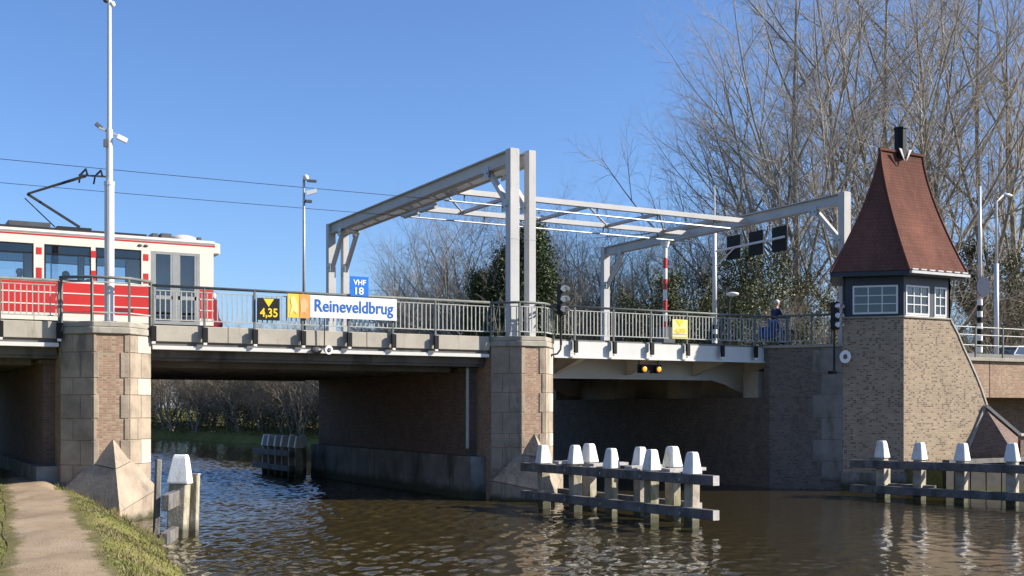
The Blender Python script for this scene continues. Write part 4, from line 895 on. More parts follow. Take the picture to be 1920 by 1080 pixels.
def clearance(label, x0, x1, z0, z1, ground_mat, ink):
    t = board('clearance_sign', label, x0, x1, z0, z1, ground_mat); w = x1 - x0; h = z1 - z0; xc = (x0 + x1) / 2
    MB().xprism([(xc - 0.24 * w, z1 - 0.03 * h), (xc, z1 - 0.40 * h), (xc + 0.24 * w, z1 - 0.03 * h)], -0.150, -0.1445).build('arrow', ink, t)
    lettering('4,35', t, xc - 0.40 * w, -0.147, z0 + 0.16 * h, 0.80 * w, 0.34, ink, 0.008)
    return t
clearance('black sign with yellow arrow and height figures on the left railing', -7.62, -6.97, 5.40, 6.03, 'black', 'yellow')
cs = thing('clearance_sign', 'yellow striped height sign on the lifting span railing', 'sign', (7.35, -0.15, 5.3))
MB().box(7.02, 7.68, -0.162, -0.138, 5.30, 5.97).build('panel', 'logo_pale', cs, bev=0.004)
for z0 in (5.33, 5.44): MB().box(7.06, 7.64, -0.168, -0.163, z0, z0 + 0.045).build('stripe', 'rail_grey', cs)
MB().xprism([(7.16, 5.95), (7.35, 5.72), (7.54, 5.95)], -0.169, -0.163).build('arrow', 'yellow', cs); lettering('4,35', cs, 7.10, -0.166, 5.52, 0.5, 0.2, 'yellow', 0.01)

# ------------------------------------------------------------------ poles, signals, lamps
cp = thing('camera_pole', 'tall white stepped camera pole standing on the left pier', 'pole', (-11.68, -0.3, 5.17))
for z0, z1, r0, r1 in ((5.175, 8.85, 0.125, 0.125), (8.853, 10.28, 0.088, 0.088), (10.283, 13.75, 0.060, 0.052)):
    MB().tube([(-11.68, -0.3, z0), (-11.68, -0.3, z1)], [r0, r1], 16).build('pole_section', 'pole_white', cp, smooth=False)
MB().tube([(-11.68, -0.3, 5.172), (-11.68, -0.3, 5.2)], 0.2, 14).build('base_plate', 'galv', cp); MB().tube([(-11.68, -0.3, 8.80), (-11.68, -0.3, 8.90)], 0.14, 14).build('collar', 'pole_white', cp)
bk = MB().bar((-11.95, -0.3, 10.30), (-11.45, -0.3, 10.15), 0.05, 0.05).build('camera_bracket', 'galv', cp)
MB().bar((-11.50, -0.42, 10.10), (-11.25, -0.42, 10.00), 0.12, 0.12).build('camera', 'lamp_white', bk); MB().bar((-12.02, -0.25, 10.42), (-11.86, -0.25, 10.30), 0.09, 0.09).build('camera', 'dark_grey', bk)
MB().box(-11.83, -11.72, -0.40, -0.30, 9.80, 10.0).build('junction_box', 'dark_grey', cp)
MB().ball((-11.61, -0.3, 13.62), 0.085, 12, 8).build('dome_camera', 'lamp_white', cp, smooth=True); MB().ball((-11.77, -0.3, 13.70), 0.075, 12, 8).build('dome_camera', 'dark_grey', cp, smooth=True)

tm = thing('slim_camera_mast', 'slim grey mast with small cameras behind the orange emblem panel', 'mast', (-5.99, 0.6, 5.17))
MB().tube([(-5.99, 0.6, 5.17), (-5.99, 0.6, 9.7)], [0.05, 0.035], 10).build('pole', 'galv', tm, smooth=True)
MB().ball((-5.95, 0.55, 9.72), 0.09, 12, 8).build('dome_camera', 'lamp_white', tm, smooth=True); MB().bar((-5.92, 0.5, 9.62), (-5.66, 0.45, 9.62), 0.09, 0.07).build('camera', 'dark_grey', tm)
MB().bar((-5.95, 0.5, 9.24), (-5.66, 0.42, 9.34), 0.10, 0.12).build('floodlight', 'lamp_white', tm); MB().box(-5.97, -5.78, 0.48, 0.58, 8.98, 9.06).build('sensor', 'blue_timber', tm)

def ship_signal(label, x, y, z0, z1, n, mats, pole_to, grp):
    t = thing('navigation_signal', label, 'signal', (x, y, pole_to), grp)
    MB().box(x - 0.14, x + 0.10, y - 0.10, y + 0.13, z0, z1).build('housing', 'black', t, bev=0.02)
    h = (z1 - z0) / n
    for k in range(n):
        zc = z1 - h * (k + 0.5)
        MB().tube([(x - 0.02, y - 0.103, zc), (x - 0.02, y - 0.13, zc)], 0.085, 14).build('lens', mats[k], t)
        hd = MB(); a0, a1 = -0.3, math.pi + 0.3; nseg = 10
        for j in range(nseg):
            p = a0 + (a1 - a0) * j / nseg; q = a0 + (a1 - a0) * (j + 1) / nseg
            P1 = (x - 0.02 + 0.11 * math.cos(p), zc + 0.11 * math.sin(p)); P2 = (x - 0.02 + 0.11 * math.cos(q), zc + 0.11 * math.sin(q))
            hd.poly([(P1[0], y - 0.10, P1[1]), (P2[0], y - 0.10, P2[1]), (P2[0], y - 0.33, P2[1] - 0.02), (P1[0], y - 0.33, P1[1] - 0.02)], [(0, 1, 2, 3)])
        hd.build('hood', 'lamp_white', t)
    MB().tube([(x - 0.02, y + 0.05, pole_to), (x - 0.02, y + 0.05, z0)], 0.04, 8).build('pole', 'blackmetal', t)
    return t
s1 = ship_signal('black navigation signal with white hoods on the railing right of the middle pier', 2.44, -0.32, 5.93, 6.92, 3, ['lamp_white', 'lamp_white', 'lamp_white'], 4.95, 'navigation signals beside the channel')
MB().tube([(2.42, -0.27, 4.95), (2.40, -0.27, 4.80), (2.28, -0.27, 4.66), (2.10, -0.24, 4.62), (1.98, -0.2, 4.60)], 0.03, 8).build('cable', 'black', s1, smooth=True)
s2 = ship_signal('navigation signal with dark red top lens on the wall left of the tower', 12.42, -2.45, 5.65, 6.62, 3, ['lamp_red', 'lamp_white', 'lamp_white'], 4.1, 'navigation signals beside the channel')
MB().box(12.30, 12.50, -2.42, -2.2, 4.1, 4.2).build('wall_bracket', 'black', s2)
ls = thing('loudspeaker', 'round white loudspeaker on the wall left of the tower', 'loudspeaker', (12.62, -2.5, 4.6))
def disc(c, d, r0, r1, L, n=18): c = Vector(c); d = Vector(d).normalized(); return MB().tube([c, c + d * L], [r0, r1], n)
MB().bar((12.70, -2.35, 4.70), (12.62, -2.62, 4.70), 0.06, 0.06).build('bracket', 'galv', ls); disc((12.64, -2.52, 4.72), (-0.2, -0.95, -0.1), 0.10, 0.23, 0.22).build('horn', 'lamp_white', ls); disc((12.595, -2.735, 4.697), (-0.2, -0.95, -0.1), 0.09, 0.06, 0.03).build('driver', 'dark_grey', ls)
l2 = thing('horn_speaker', 'pinkish white horn speaker hanging on the left concrete fascia', 'loudspeaker', (-5.57, -0.2, 4.6))
disc((-5.60, -0.14, 4.60), (0.25, -1, -0.05), 0.07, 0.13, 0.2).build('horn', 'lamp_white', l2); disc((-5.545, -0.338, 4.589), (0.25, -1, -0.05), 0.07, 0.05, 0.03).build('driver', 'dark_grey', l2)
MB().tube([(-5.62, -0.12, 4.68), (-5.62, -0.135, 5.5)], 0.018, 6).build('cable', 'black', l2); MB().ball((-5.85, -0.1, 4.58), 0.14, 10, 6, (1.2, 0.5, 0.7)).build('junction_box', 'dark_grey', l2)
av = thing('amber_signal_lamp', 'pair of lit amber lamps under the lifting span', 'signal lamp', (6.35, 0.3, 4.25))
MB().box(5.85, 6.85, 0.24, 0.28, 4.10, 4.40).build('back_board', 'black', av)
for x in (6.05, 6.66):
    MB().tube([(x, 0.239, 4.24), (x, 0.12, 4.24)], 0.13, 16).build('housing', 'black', av); MB().ball((x, 0.115, 4.24), 0.085, 12, 8, (1, 0.4, 1)).build('lens', 'amber', av, smooth=True)
for x in (5.95, 6.75): MB().box(x - 0.02, x + 0.02, 0.285, 0.33, 4.1, 4.85).build('hanger', 'dark_grey', av)

def banded(t, x, y, z0, z1, r, n, mats, name='band'):
    for k in range(n):
        a = z0 + (z1 - z0) * k / n; b = z0 + (z1 - z0) * (k + 1) / n; MB().tube([(x, y, a), (x, y, b)], r, 12).build(name, mats[k % len(mats)], t)
br_ = thing('barrier_pole', 'raised red and white barrier pole with pale lamp on top', 'barrier', (10.5, 4.88, 5.17))
banded(br_, 10.5, 4.88, 5.5, 9.3, 0.085, 9, ['paint_white', 'red']); MB().tube([(10.5, 4.88, 9.3), (10.5, 4.88, 9.52)], [0.12, 0.2], 12).build('lamp', 'lamp_white', br_)
MB().box(10.2, 10.8, 4.6, 5.2, 5.19, 6.1).build('cabinet', 'dark_grey', br_, bev=0.03)
tp = thing('traffic_light_mast', 'white mast with arm holding three dark traffic lights before the trees', 'traffic light', (19.3, 12.55, 5.17))
banded(tp, 19.3, 12.55, 5.2, 7.0, 0.13, 8, ['paint_white', 'black']); MB().tube([(19.3, 12.55, 7.0), (19.3, 12.55, 11.6)], [0.12, 0.10], 12).build('mast', 'pole_white', tp, smooth=True); MB().tube([(19.3, 12.55, 11.6), (19.3, 12.55, 13.9)], [0.05, 0.03], 8).build('antenna', 'pole_white', tp)
MB().tube([(19.3, 12.4, 10.62), (19.3, 7.6, 10.72)], 0.06, 8).build('arm', 'pole_white', tp)
MB().bar((19.3, 12.4, 9.9), (19.3, 11.1, 10.6), 0.06, 0.06).build('arm_brace', 'pole_white', tp)
for y in (11.2, 9.6, 8.0):
    hd = MB().box(19.36, 19.40, y - 0.5, y + 0.5, 10.1, 11.25).build('back_board', 'black', tp); MB().box(19.405, 19.62, y - 0.15, y + 0.15, 10.2, 11.1).build('lamp_housing', 'blackmetal', hd)
lm = thing('street_lamp', 'low street lamp with pale head behind the traffic light mast', 'street lamp', (20.3, 13.0, 5.17))
MB().tube([(20.6, 13.0, 5.2), (20.6, 13.0, 8.2), (20.2, 12.4, 8.5)], 0.05, 8).build('pole', 'dark_grey', lm, smooth=True); MB().ball((20.05, 12.1, 8.52), 0.3, 12, 6, (1, 1.2, 0.35)).build('lamp_head', 'lamp_white', lm, smooth=True)
q = Vector((24.8, 1.41, 5.0))
sp = thing('striped_sign_pole', 'sign pole with black and white striped base right of the tower', 'sign pole', (q.x, q.y, 4.9))
banded(sp, q.x, q.y, 5.3, 7.6, 0.115, 9, ['paint_white', 'black']); MB().tube([(q.x, q.y, 7.6), (q.x, q.y, 12.5)], [0.09, 0.06], 12).build('pole', 'pole_white', sp, smooth=True)
MB().tube([(q.x + 0.1, q.y - 0.12, 8.15), (q.x + 0.1, q.y - 0.09, 8.15)], 0.45, 20).build('round_sign', 'cloth_navy', sp)
q = Vector((27.14, 2.39, 5.0))
wp = thing('street_lamp', 'tall thin white lamp column near the right edge', 'street lamp', (q.x, q.y, 4.9))
MB().tube([(q.x, q.y, 4.9), (q.x, q.y, 9.4)], 0.105, 12).build('lower_column', 'pole_white', wp, smooth=True); MB().tube([(q.x, q.y, 9.4), (q.x, q.y, 12.2), (q.x + 0.5, q.y, 12.55)], [0.06, 0.05, 0.04], 10).build('upper_column', 'pole_white', wp, smooth=True); MB().ball((q.x + 0.75, q.y, 12.55), 0.22, 10, 6, (1.4, 0.7, 0.4)).build('lamp_head', 'pole_white', wp, smooth=True)

# car on the road beyond the railing
def car(loc, rz, label):
    t = thing('parked_car', label, 'car', loc); t.rotation_euler.z = rz
    def sec(pts, y0, y1, nm, mat, par=t, bev=0.0): return link(nm, MB().xprism(pts, y0, y1).mesh(nm, M[mat], bev=bev), par)
    body = sec([(-2.0, 0.28), (2.0, 0.28), (2.08, 0.5), (2.02, 0.72), (1.2, 0.88), (0.95, 0.92), (-1.75, 0.95), (-2.05, 0.85), (-2.08, 0.5)], -0.85, 0.85, 'body', 'car_paint', bev=0.05)
    cab = MB(); lo = [(1.0, 0.93), (0.35, 1.40), (-0.1, 1.47), (-1.1, 1.44), (-1.8, 0.96)]
    b = len(cab.v); cab.v += [(x, -0.80 + 0.14 * ((z - 0.93) / 0.54), z) for x, z in lo] + [(x, 0.80 - 0.14 * ((z - 0.93) / 0.54), z) for x, z in lo]
    n = 5; cab.f += [tuple(range(n)), tuple(range(n, 2 * n))[::-1]] + [(i, n + i, n + (i + 1) % n, (i + 1) % n) for i in range(n)]
    link('cabin_glass', cab.mesh('cabin_glass', M['glass_dark']), t)
    ro = MB(); rl = [(0.42, 1.385), (-0.1, 1.475), (-1.1, 1.45), (-1.25, 1.40)]; ro.v += [(x, -0.69, z) for x, z in rl] + [(x, 0.69, z) for x, z in rl] + [(x, -0.69, z + 0.04) for x, z in rl] + [(x, 0.69, z + 0.04) for x, z in rl]
    for i in range(3): ro.f += [(8 + i, 9 + i, 13 + i, 12 + i), (i, i + 4, i + 5, i + 1), (i, i + 1, i + 9, i + 8), (i + 5, i + 4, i + 12, i + 13)]
    ro.f += [(0, 8, 12, 4), (3, 7, 15, 11)]; link('roof', ro.mesh('roof', M['car_paint']), t)
    for s in (-1, 1):
        for a, bb in (((1.0, 0.93), (0.38, 1.42)), ((-0.3, 0.95), (-0.25, 1.47)), ((-1.8, 0.96), (-1.15, 1.45))): link('window_pillar', MB().bar((a[0], s * 0.81, a[1]), (bb[0], s * 0.68, bb[1]), 0.05, 0.07).mesh('window_pillar', M['car_paint']), t)
        for x in (-1.3, 1.3):
            wo = link('wheel', MB().tube([(x, s * 0.70, 0.31), (x, s * 0.87, 0.31)], 0.31, 20).mesh('tyre', M['rubber']), t); link('rim', MB().tube([(x, s * 0.872, 0.31), (x, s * 0.885, 0.31)], 0.2, 12).mesh('rim', M['galv']), wo)
        link('headlight', MB().ball((1.98, s * 0.62, 0.68), 0.13, 8, 6, (0.6, 1.2, 0.6)).mesh('headlight', M['lamp_white'], smooth=True), t); link('tail_light', MB().box(-2.07, -2.0, min(s * 0.5, s * 0.75), max(s * 0.5, s * 0.75), 0.7, 0.85).mesh('tail_light', M['lamp_red']), t)
    return t
q = Vector((45.0, 14.6, 5.0)); car((q.x, q.y, 5.2), R(4), 'pale blue white car whose roof shows above the right retaining wall')

# ------------------------------------------------------------------ timber fenders
def cap_pts(x, y, z0, z1, r, rz):
    m = MB(); ring = []
    for z, s in ((z0, 1.0), (z0 + (z1 - z0) * 0.08, 1.0), (z1 - (z1 - z0) * 0.12, 0.66), (z1, 0.56)):
        ring.append([(x + r * s * math.cos(rz + a), y + r * s * math.sin(rz + a), z) for a in (R(45), R(135), R(225), R(315))])
    vs = [p for r_ in ring for p in r_]; fs = [(0, 3, 2, 1), (12, 13, 14, 15)]
    for k in range(3):
        for j in range(4): fs.append((k * 4 + j, k * 4 + (j + 1) % 4, (k + 1) * 4 + (j + 1) % 4, (k + 1) * 4 + j))
    return m.poly(vs, fs)
def pile(t, x, y, ztop, rz=0.0, r=0.21, cap=0.62, capped=True):
    lx, ly = rnd.uniform(-0.025, 0.025), rnd.uniform(-0.025, 0.025)
    def lean(m): m.v = [(a + lx * c, b + ly * c, c) for a, b, c in m.v]; return m
    a = [(x + r * 0.9 * math.cos(rz + q) * rnd.uniform(0.93, 1.05), y + r * 0.9 * math.sin(rz + q) * rnd.uniform(0.93, 1.05)) for q in (R(45), R(135), R(225), R(315))]
    po = lean(MB().prism(a, -1.2, ztop - (cap if capped else 0))).build('pile', 'timber_pile', t, bev=0.025)
    if capped: lean(cap_pts(x, y, ztop - cap + 0.002, ztop, r * 1.12, rz)).build('white_cap', 'paint_white', po, bev=0.02)
    else: lean(MB().prism([(x + r * 0.92 * math.cos(rz + q), y + r * 0.92 * math.sin(rz + q)) for q in (R(45), R(135), R(225), R(315))], ztop + 0.002, ztop + 0.03)).build('pile_top', 'timber_cut', po)
def beam(t, a, b, w=0.2, h=0.24):
    o = MB().bar(a, b, w, h).build('beam', 'timber', t, bev=0.015); d = (Vector(b) - Vector(a)).normalized()
    MB().bar(Vector(b) + d * 0.002, Vector(b) + d * 0.012, w * 0.96, h * 0.96).build('beam_end', 'timber_cut', o); return o
# fender of the middle pier: two wings meeting in a nose
mf = thing('pier_fender', 'timber fender with white capped piles in front of the middle pier', 'fender', (0, -6, 0), 'timber fenders')
F0, F1, F2 = Vector((-0.40, -2.7, 0)), Vector((-0.05, -10.3, 0)), Vector((2.45, -2.7, 0))
al = math.atan2((F1 - F0).y, (F1 - F0).x)
for s in (0.10, 0.306, 0.523, 0.745, 0.947): q = F0.lerp(F1, s); pile(mf, q.x + 0.24, q.y, 1.80 + 0.08 * rnd.random(), al + 0.22 * rnd.uniform(-1, 1), 0.22 + 0.03 * rnd.random(), 0.54)
for s in (0.255, 0.56, 0.735): q = F0.lerp(F1, s); pile(mf, q.x + 0.98, q.y, 1.86 + 0.06 * rnd.random(), al + 0.25 * rnd.uniform(-1, 1), 0.22 + 0.03 * rnd.random(), 0.54)
dd = (F1 - F0).normalized()
for z in (1.17, 0.36): beam(mf, F0 + Vector((0, 0, z)), F1 + dd * 0.75 + Vector((0, 0, z + 0.03)))
for z in (1.19, 0.38): beam(mf, F0 + Vector((1.26, 0, z)), F1 + Vector((1.26, 1.4, z)), 0.18, 0.22)
for s in (0.2, 0.42, 0.64, 0.84): a = F0.lerp(F1, s); MB().bar((a.x + 0.12, a.y, 1.35), (a.x + 1.34, a.y + 0.1, 1.36), 0.3, 0.08).build('tie_plank', 'timber_cut', mf)
for s in (0.10, 0.306, 0.523, 0.745, 0.947):
    for z in (1.17, 0.36): q = F0.lerp(F1, s); MB().tube([(q.x - 0.13, q.y, z), (q.x - 0.10, q.y, z)], 0.035, 6).build('bolt', 'galv', mf)
# right fender
rf = thing('channel_fender', 'timber fender with white capped piles in front of the keeper tower', 'fender', (11.5, -7, 0), 'timber fenders')
G0, G1 = Vector((10.95, -4.6, 0)), Vector((12.75, -11.6, 0)); dg_ = (G1 - G0).normalized(); pg_ = Vector((-dg_.y, dg_.x, 0))
al = math.atan2(dg_.y, dg_.x)
for s in (0.138, 0.31, 0.499, 0.716, 0.93):
    q = G0.lerp(G1, s) + pg_ * 0.24; pile(rf, q.x, q.y, 1.80 + 0.07 * rnd.random(), al + 0.1 * rnd.uniform(-1, 1), 0.24, 0.56)
    q2 = q + pg_ * 0.62 - dg_ * 0.2; pile(rf, q2.x, q2.y, 1.12, al, 0.15, capped=False)
for z in (1.08, 0.26): beam(rf, G0 + Vector((0, 0, z)), G1 + dg_ * 0.4 + Vector((0, 0, z + 0.02)), 0.2, 0.25)
for z in (1.08,): beam(rf, G0 + pg_ * 0.62 + Vector((0, 0, z)), G1 + pg_ * 0.62 + Vector((0, 0, z)), 0.16, 0.16)
MB().bar(G0 + dg_ * 1.2 + pg_ * 0.35 + Vector((0, 0, 0.42)), G0 + dg_ * 2.7 + pg_ * 0.35 + Vector((0, 0, 0.42)), 0.25, 0.08).build('tie_plank', 'timber', rf)
# near-left fender post group
lf = thing('bank_fender', 'short timber fender with one white capped pile beside the left bank', 'fender', (-11.3, -6, 0), 'timber fenders'); lf.rotation_euler = (R(-1.5), R(2.2), 0)
pile(lf, -11.22, -5.90, 1.86, R(62), 0.30, 0.66); pile(lf, -10.80, -5.55, 1.40, R(62), 0.2, capped=False)
for z in (0.84, 0.04): beam(lf, (-11.86, -7.45, z), (-10.95, -5.15, z + 0.08), 0.16, 0.34)
MB().box(-11.92, -11.80, -6.75, -6.6, -1, 1.75).build('guide_post', 'timber', lf, bev=0.02)
# far fender beyond the middle pier
ff = thing('upstream_fender', 'small dark timber fender seen under the left span beyond the pier', 'fender', (-1.5, 18, 0), 'timber fenders')
for k in range(6): pile(ff, -1.60 + 0.03 * k, 18.4 - 0.82 * k, 1.72, R(80), 0.25, 0.5)
for z in (0.98, 0.36): beam(ff, (-1.80, 14.2, z), (-1.95, 18.9, z), 0.2, 0.24)
for k in range(2): pile(ff, -0.45 - 0.1 * k, 18.0 - 1.6 * k, 1.70, R(80), 0.22, 0.5)

# ------------------------------------------------------------------ trees
class Tubes:
    def __init__(s): s.V = []; s.F = []; s.n = 0
    def add(s, P, r, k):
        P = np.asarray(P); m = len(P); d = P[-1] - P[0]; d = d / (np.linalg.norm(d) + 1e-9)
        a = np.array([0, 0, 1.0]) if abs(d[2]) < 0.9 else np.array([1.0, 0, 0])
        u = np.cross(d, a); u /= np.linalg.norm(u); w = np.cross(d, u); th = np.arange(k) * (2 * np.pi / k)
        ring = np.cos(th)[:, None] * u + np.sin(th)[:, None] * w
        s.V.append((P[:, None, :] + np.asarray(r)[:, None, None] * ring[None]).reshape(-1, 3))
        i = np.arange(m - 1)[:, None] * k; j = np.arange(k)[None]; jn = (j + 1) % k
        s.F.append((np.stack([i + j, i + jn, i + k + jn, i + k + j], -1).reshape(-1, 4) + s.n)); s.n += m * k
    def mesh(s, name, mat):
        return quads_mesh(name, np.concatenate(s.V), np.concatenate(s.F), mat)
def quads_mesh(name, V, F, mat):
    me = bpy.data.meshes.new(name); V = V.astype(np.float32); F = F.astype(np.int32); n = len(F)
    me.vertices.add(len(V)); me.vertices.foreach_set('co', V.ravel()); me.loops.add(n * 4); me.loops.foreach_set('vertex_index', F.ravel())
    me.polygons.add(n); me.polygons.foreach_set('loop_start', np.arange(0, n * 4, 4, dtype=np.int32)); me.polygons.foreach_set('loop_total', np.full(n, 4, np.int32))
    me.update(); me.materials.append(mat); return me
SIDES = (8, 6, 4, 3, 3); STEPS = (9, 7, 5, 4, 3)
def grow(g, wood, fine, p, d, L, r, lev, par, tips):
    n = STEPS[lev]; st = L / n; W = g.normal(0, par['wob'][lev], (n, 3)); W[:, 2] += par['up'][lev]
    D = d + np.cumsum(W, 0); D /= np.sqrt((D * D).sum(1))[:, None]
    P = np.empty((n + 1, 3)); P[0] = p; P[1:] = p + np.cumsum(D * st, 0)
    t = np.linspace(0, 1, n + 1); (wood if lev <= 1 else fine).add(P, r * (1 - par['taper'][lev] * t), SIDES[lev])
    nc = par['kids'][lev]; t0 = par['start'][lev]
    tt = t0 + (1 - t0) * ((np.arange(nc) + g.uniform(0.1, 0.9, nc)) / nc); x = tt * n; i = np.minimum(x.astype(int), n - 1); f = (x - i)[:, None]
    Q = P[i] * (1 - f) + P[i + 1] * f; ax = D[i]
    az = g.uniform(0, 6.28) + np.cumsum(2.4 + g.uniform(-0.5, 0.5, nc))
    ref = np.where(np.abs(ax[:, 2:3]) < 0.95, np.array([[0.1, 0.05, 0.99]]), np.array([[1.0, 0, 0]])); a = np.cross(ax, ref); a /= np.sqrt((a * a).sum(1))[:, None]; b = np.cross(ax, a)
    ang = (par['ang'][lev] * g.uniform(0.7, 1.3, nc))[:, None]; nd = ax * np.cos(ang) + (a * np.cos(az)[:, None] + b * np.sin(az)[:, None]) * np.sin(ang)
    cl = L * par['ratio'][lev] * (1 - par['fall'][lev] * tt) * g.uniform(0.7, 1.25, nc)
    cr = np.minimum(r * (1 - par['taper'][lev] * tt) * 0.72, par['rad'][lev + 1] * g.uniform(0.8, 1.15, nc))
    if lev + 1 >= par['levels']: tips.append((Q, nd, cl, cr)); return
    for k in range(nc): grow(g, wood, fine, Q[k], nd[k], cl[k], cr[k], lev + 1, par, tips)
def add_tips(g, fine, tips, par):
    Q, D, L, r = (np.concatenate([t[k] for t in tips]) for k in range(4)); n = len(Q); m = 4; lev = par['levels']; pts = [Q]; d = D
    for i in range(m - 1):
        d = d + g.normal(0, par['wob'][lev], (n, 3)); d[:, 2] += par['up'][lev]; d /= np.sqrt((d * d).sum(1))[:, None]; pts.append(pts[-1] + d * (L / (m - 1))[:, None])
    P = np.stack(pts, 1); u = np.cross(D, np.array([0.31, 0.77, 0.55])); u /= np.sqrt((u * u).sum(1))[:, None]; w = np.cross(D, u)
    th = np.arange(3) * 2.0944; ring = np.cos(th)[None, :, None] * u[:, None] + np.sin(th)[None, :, None] * w[:, None]
    rad = r[:, None] * np.linspace(1, 0.45, m)[None]
    V = P[:, :, None, :] + rad[:, :, None, None] * ring[:, None]
    i = np.arange(m - 1)[:, None] * 3; j = np.arange(3)[None]; jn = (j + 1) % 3; F = np.stack([i + j, i + jn, i + 3 + jn, i + 3 + j], -1).reshape(-1, 4)
    fine.V.append(V.reshape(-1, 3)); fine.F.append((F[None] + (np.arange(n) * m * 3)[:, None, None]).reshape(-1, 4) + fine.n); fine.n += n * m * 3
POPLAR = dict(levels=4, kids=(14, 9, 8, 6), start=(0.14, 0.18, 0.12, 0.1), ang=(0.60, 0.58, 0.66, 0.66), ratio=(0.58, 0.46, 0.46, 0.58), fall=(0.62, 0.45, 0.4, 0.3), rad=(0.27, 0.135, 0.052, 0.021, 0.011),
              taper=(0.86, 0.85, 0.8, 0.7, 0.6), wob=(0.045, 0.08, 0.10, 0.11, 0.13), up=(0.02, 0.05, 0.045, 0.03, 0.01))
SHRUB = dict(levels=4, kids=(11, 8, 7, 7), start=(0.08, 0.15, 0.15, 0.15), ang=(0.7, 0.65, 0.7, 0.7), ratio=(0.70, 0.5, 0.48, 0.5), fall=(0.45, 0.4, 0.35, 0.3), rad=(0.18, 0.075, 0.036, 0.02, 0.013),
             taper=(0.85, 0.85, 0.8, 0.7, 0.6), wob=(0.08, 0.10, 0.12, 0.14, 0.16), up=(0.03, 0.03, 0.03, 0.02, 0.0))
def make_tree(seed, par, H, stems=1, spread=0.0):
    g = np.random.default_rng(seed); w, f = Tubes(), Tubes()
    for s in range(stems):
        a = 2 * math.pi * s / stems + g.uniform(-0.4, 0.4); sp = spread * g.uniform(0.6, 1.2) if stems > 1 else spread
        d = np.array([math.cos(a) * sp, math.sin(a) * sp, 1.0]); d /= np.linalg.norm(d)
        tips = []
        grow(g, w, f, np.array([math.cos(a) * 0.15 * (stems > 1), math.sin(a) * 0.15 * (stems > 1), -0.3]), d, H * g.uniform(0.88, 1.0) / (1 if stems == 1 else 1.02), par['rad'][0] * (1 if stems == 1 else 0.75), 0, par, tips)
        add_tips(g, f, tips, par)
    return w, f
def leaf_cloud(g, C, n, rad, size):
    """quads scattered round centres C (m,3) with radius rad"""
    c = C[g.integers(0, len(C), n)] + g.normal(0, 1, (n, 3)) * rad
    u = g.normal(0, 1, (n, 3)); u /= np.linalg.norm(u, axis=1)[:, None]; v = np.cross(u, g.normal(0, 1, (n, 3))); v /= np.linalg.norm(v, axis=1)[:, None]
    s = g.uniform(0.6, 1.3, (n, 1)) * size; V = np.stack([c - u * s, c + v * s * 0.6, c + u * s, c - v * s * 0.6], 1).reshape(-1, 3)
    return V, np.arange(n * 4).reshape(-1, 4)
POP = [make_tree(11, POPLAR, 30), make_tree(12, POPLAR, 31), make_tree(13, POPLAR, 28, 2, 0.16), make_tree(14, POPLAR, 27, 1, 0.12)]
POP = [(w.mesh('poplar_wood', M['bark']), f.mesh('poplar_twigs', M['twig'])) for w, f in POP]
SHR = [make_tree(21, SHRUB, 11, 3, 0.45), make_tree(22, SHRUB, 12, 2, 0.35), make_tree(23, SHRUB, 10, 3, 0.5)]
SHR = [(w, f, w.mesh('shrub_wood', M['bark']), f.mesh('shrub_twigs', M['twig_grey'])) for w, f in SHR]
SV = {c: [(a, b, c) for _, _, a, b in SHR] for c in ('grey', 'olive', 'brown')}
def tree(name, label, meshes, loc, rz, sc, group, szz=1.0, lean=0.0):
    t = thing(name, label, 'tree', loc, group); t.rotation_euler = (lean, 0, rz); t.scale = (sc, sc, sc * szz)
    link('trunk', meshes[0], t); c = link('crown', meshes[1], t)
    if len(meshes) > 2: c.material_slots[0].link = 'OBJECT'; c.material_slots[0].material = M['twig_' + meshes[2]]
    return t
PL = [(2, 31.6, 21.5, 0.76, 'bare tree at the left edge of the tall grove, spreading over the traffic light mast'), (3, 37.0, 27.0, 0.98, 'tall bare poplar farther back, just left of the second portal column'),
      (1, 32.2, 20.5, 0.97, 'bare poplar whose trunk rises over the second portal beam'), (2, 38.6, 24.0, 1.06, 'forked bare poplar directly behind the second portal column'), (0, 34.9, 19.0, 1.0, 'bare poplar rising between the portal column and the red roof'),
      (1, 39.5, 20.0, 1.06, 'bare poplar whose top shows above the black chimney'), (2, 45.6, 23.0, 1.12, 'forked bare poplar just right of the black chimney'),
      (0, 43.8, 19.5, 1.06, 'bare poplar behind the right slope of the red roof'), (1, 48.3, 20.0, 1.1, 'bare poplar above the striped sign pole'),
      (2, 55.6, 24.0, 1.16, 'forked bare poplar behind the tall thin lamp column'), (0, 52.0, 19.5, 1.1, 'bare poplar at the right edge of the picture')]
for i, (k, x, y, sc, lab) in enumerate(PL): tree('bare_poplar', lab, POP[k], (x, y, 1.4), 1.3 + i * 2.1, sc, 'tall bare poplars behind the tower')
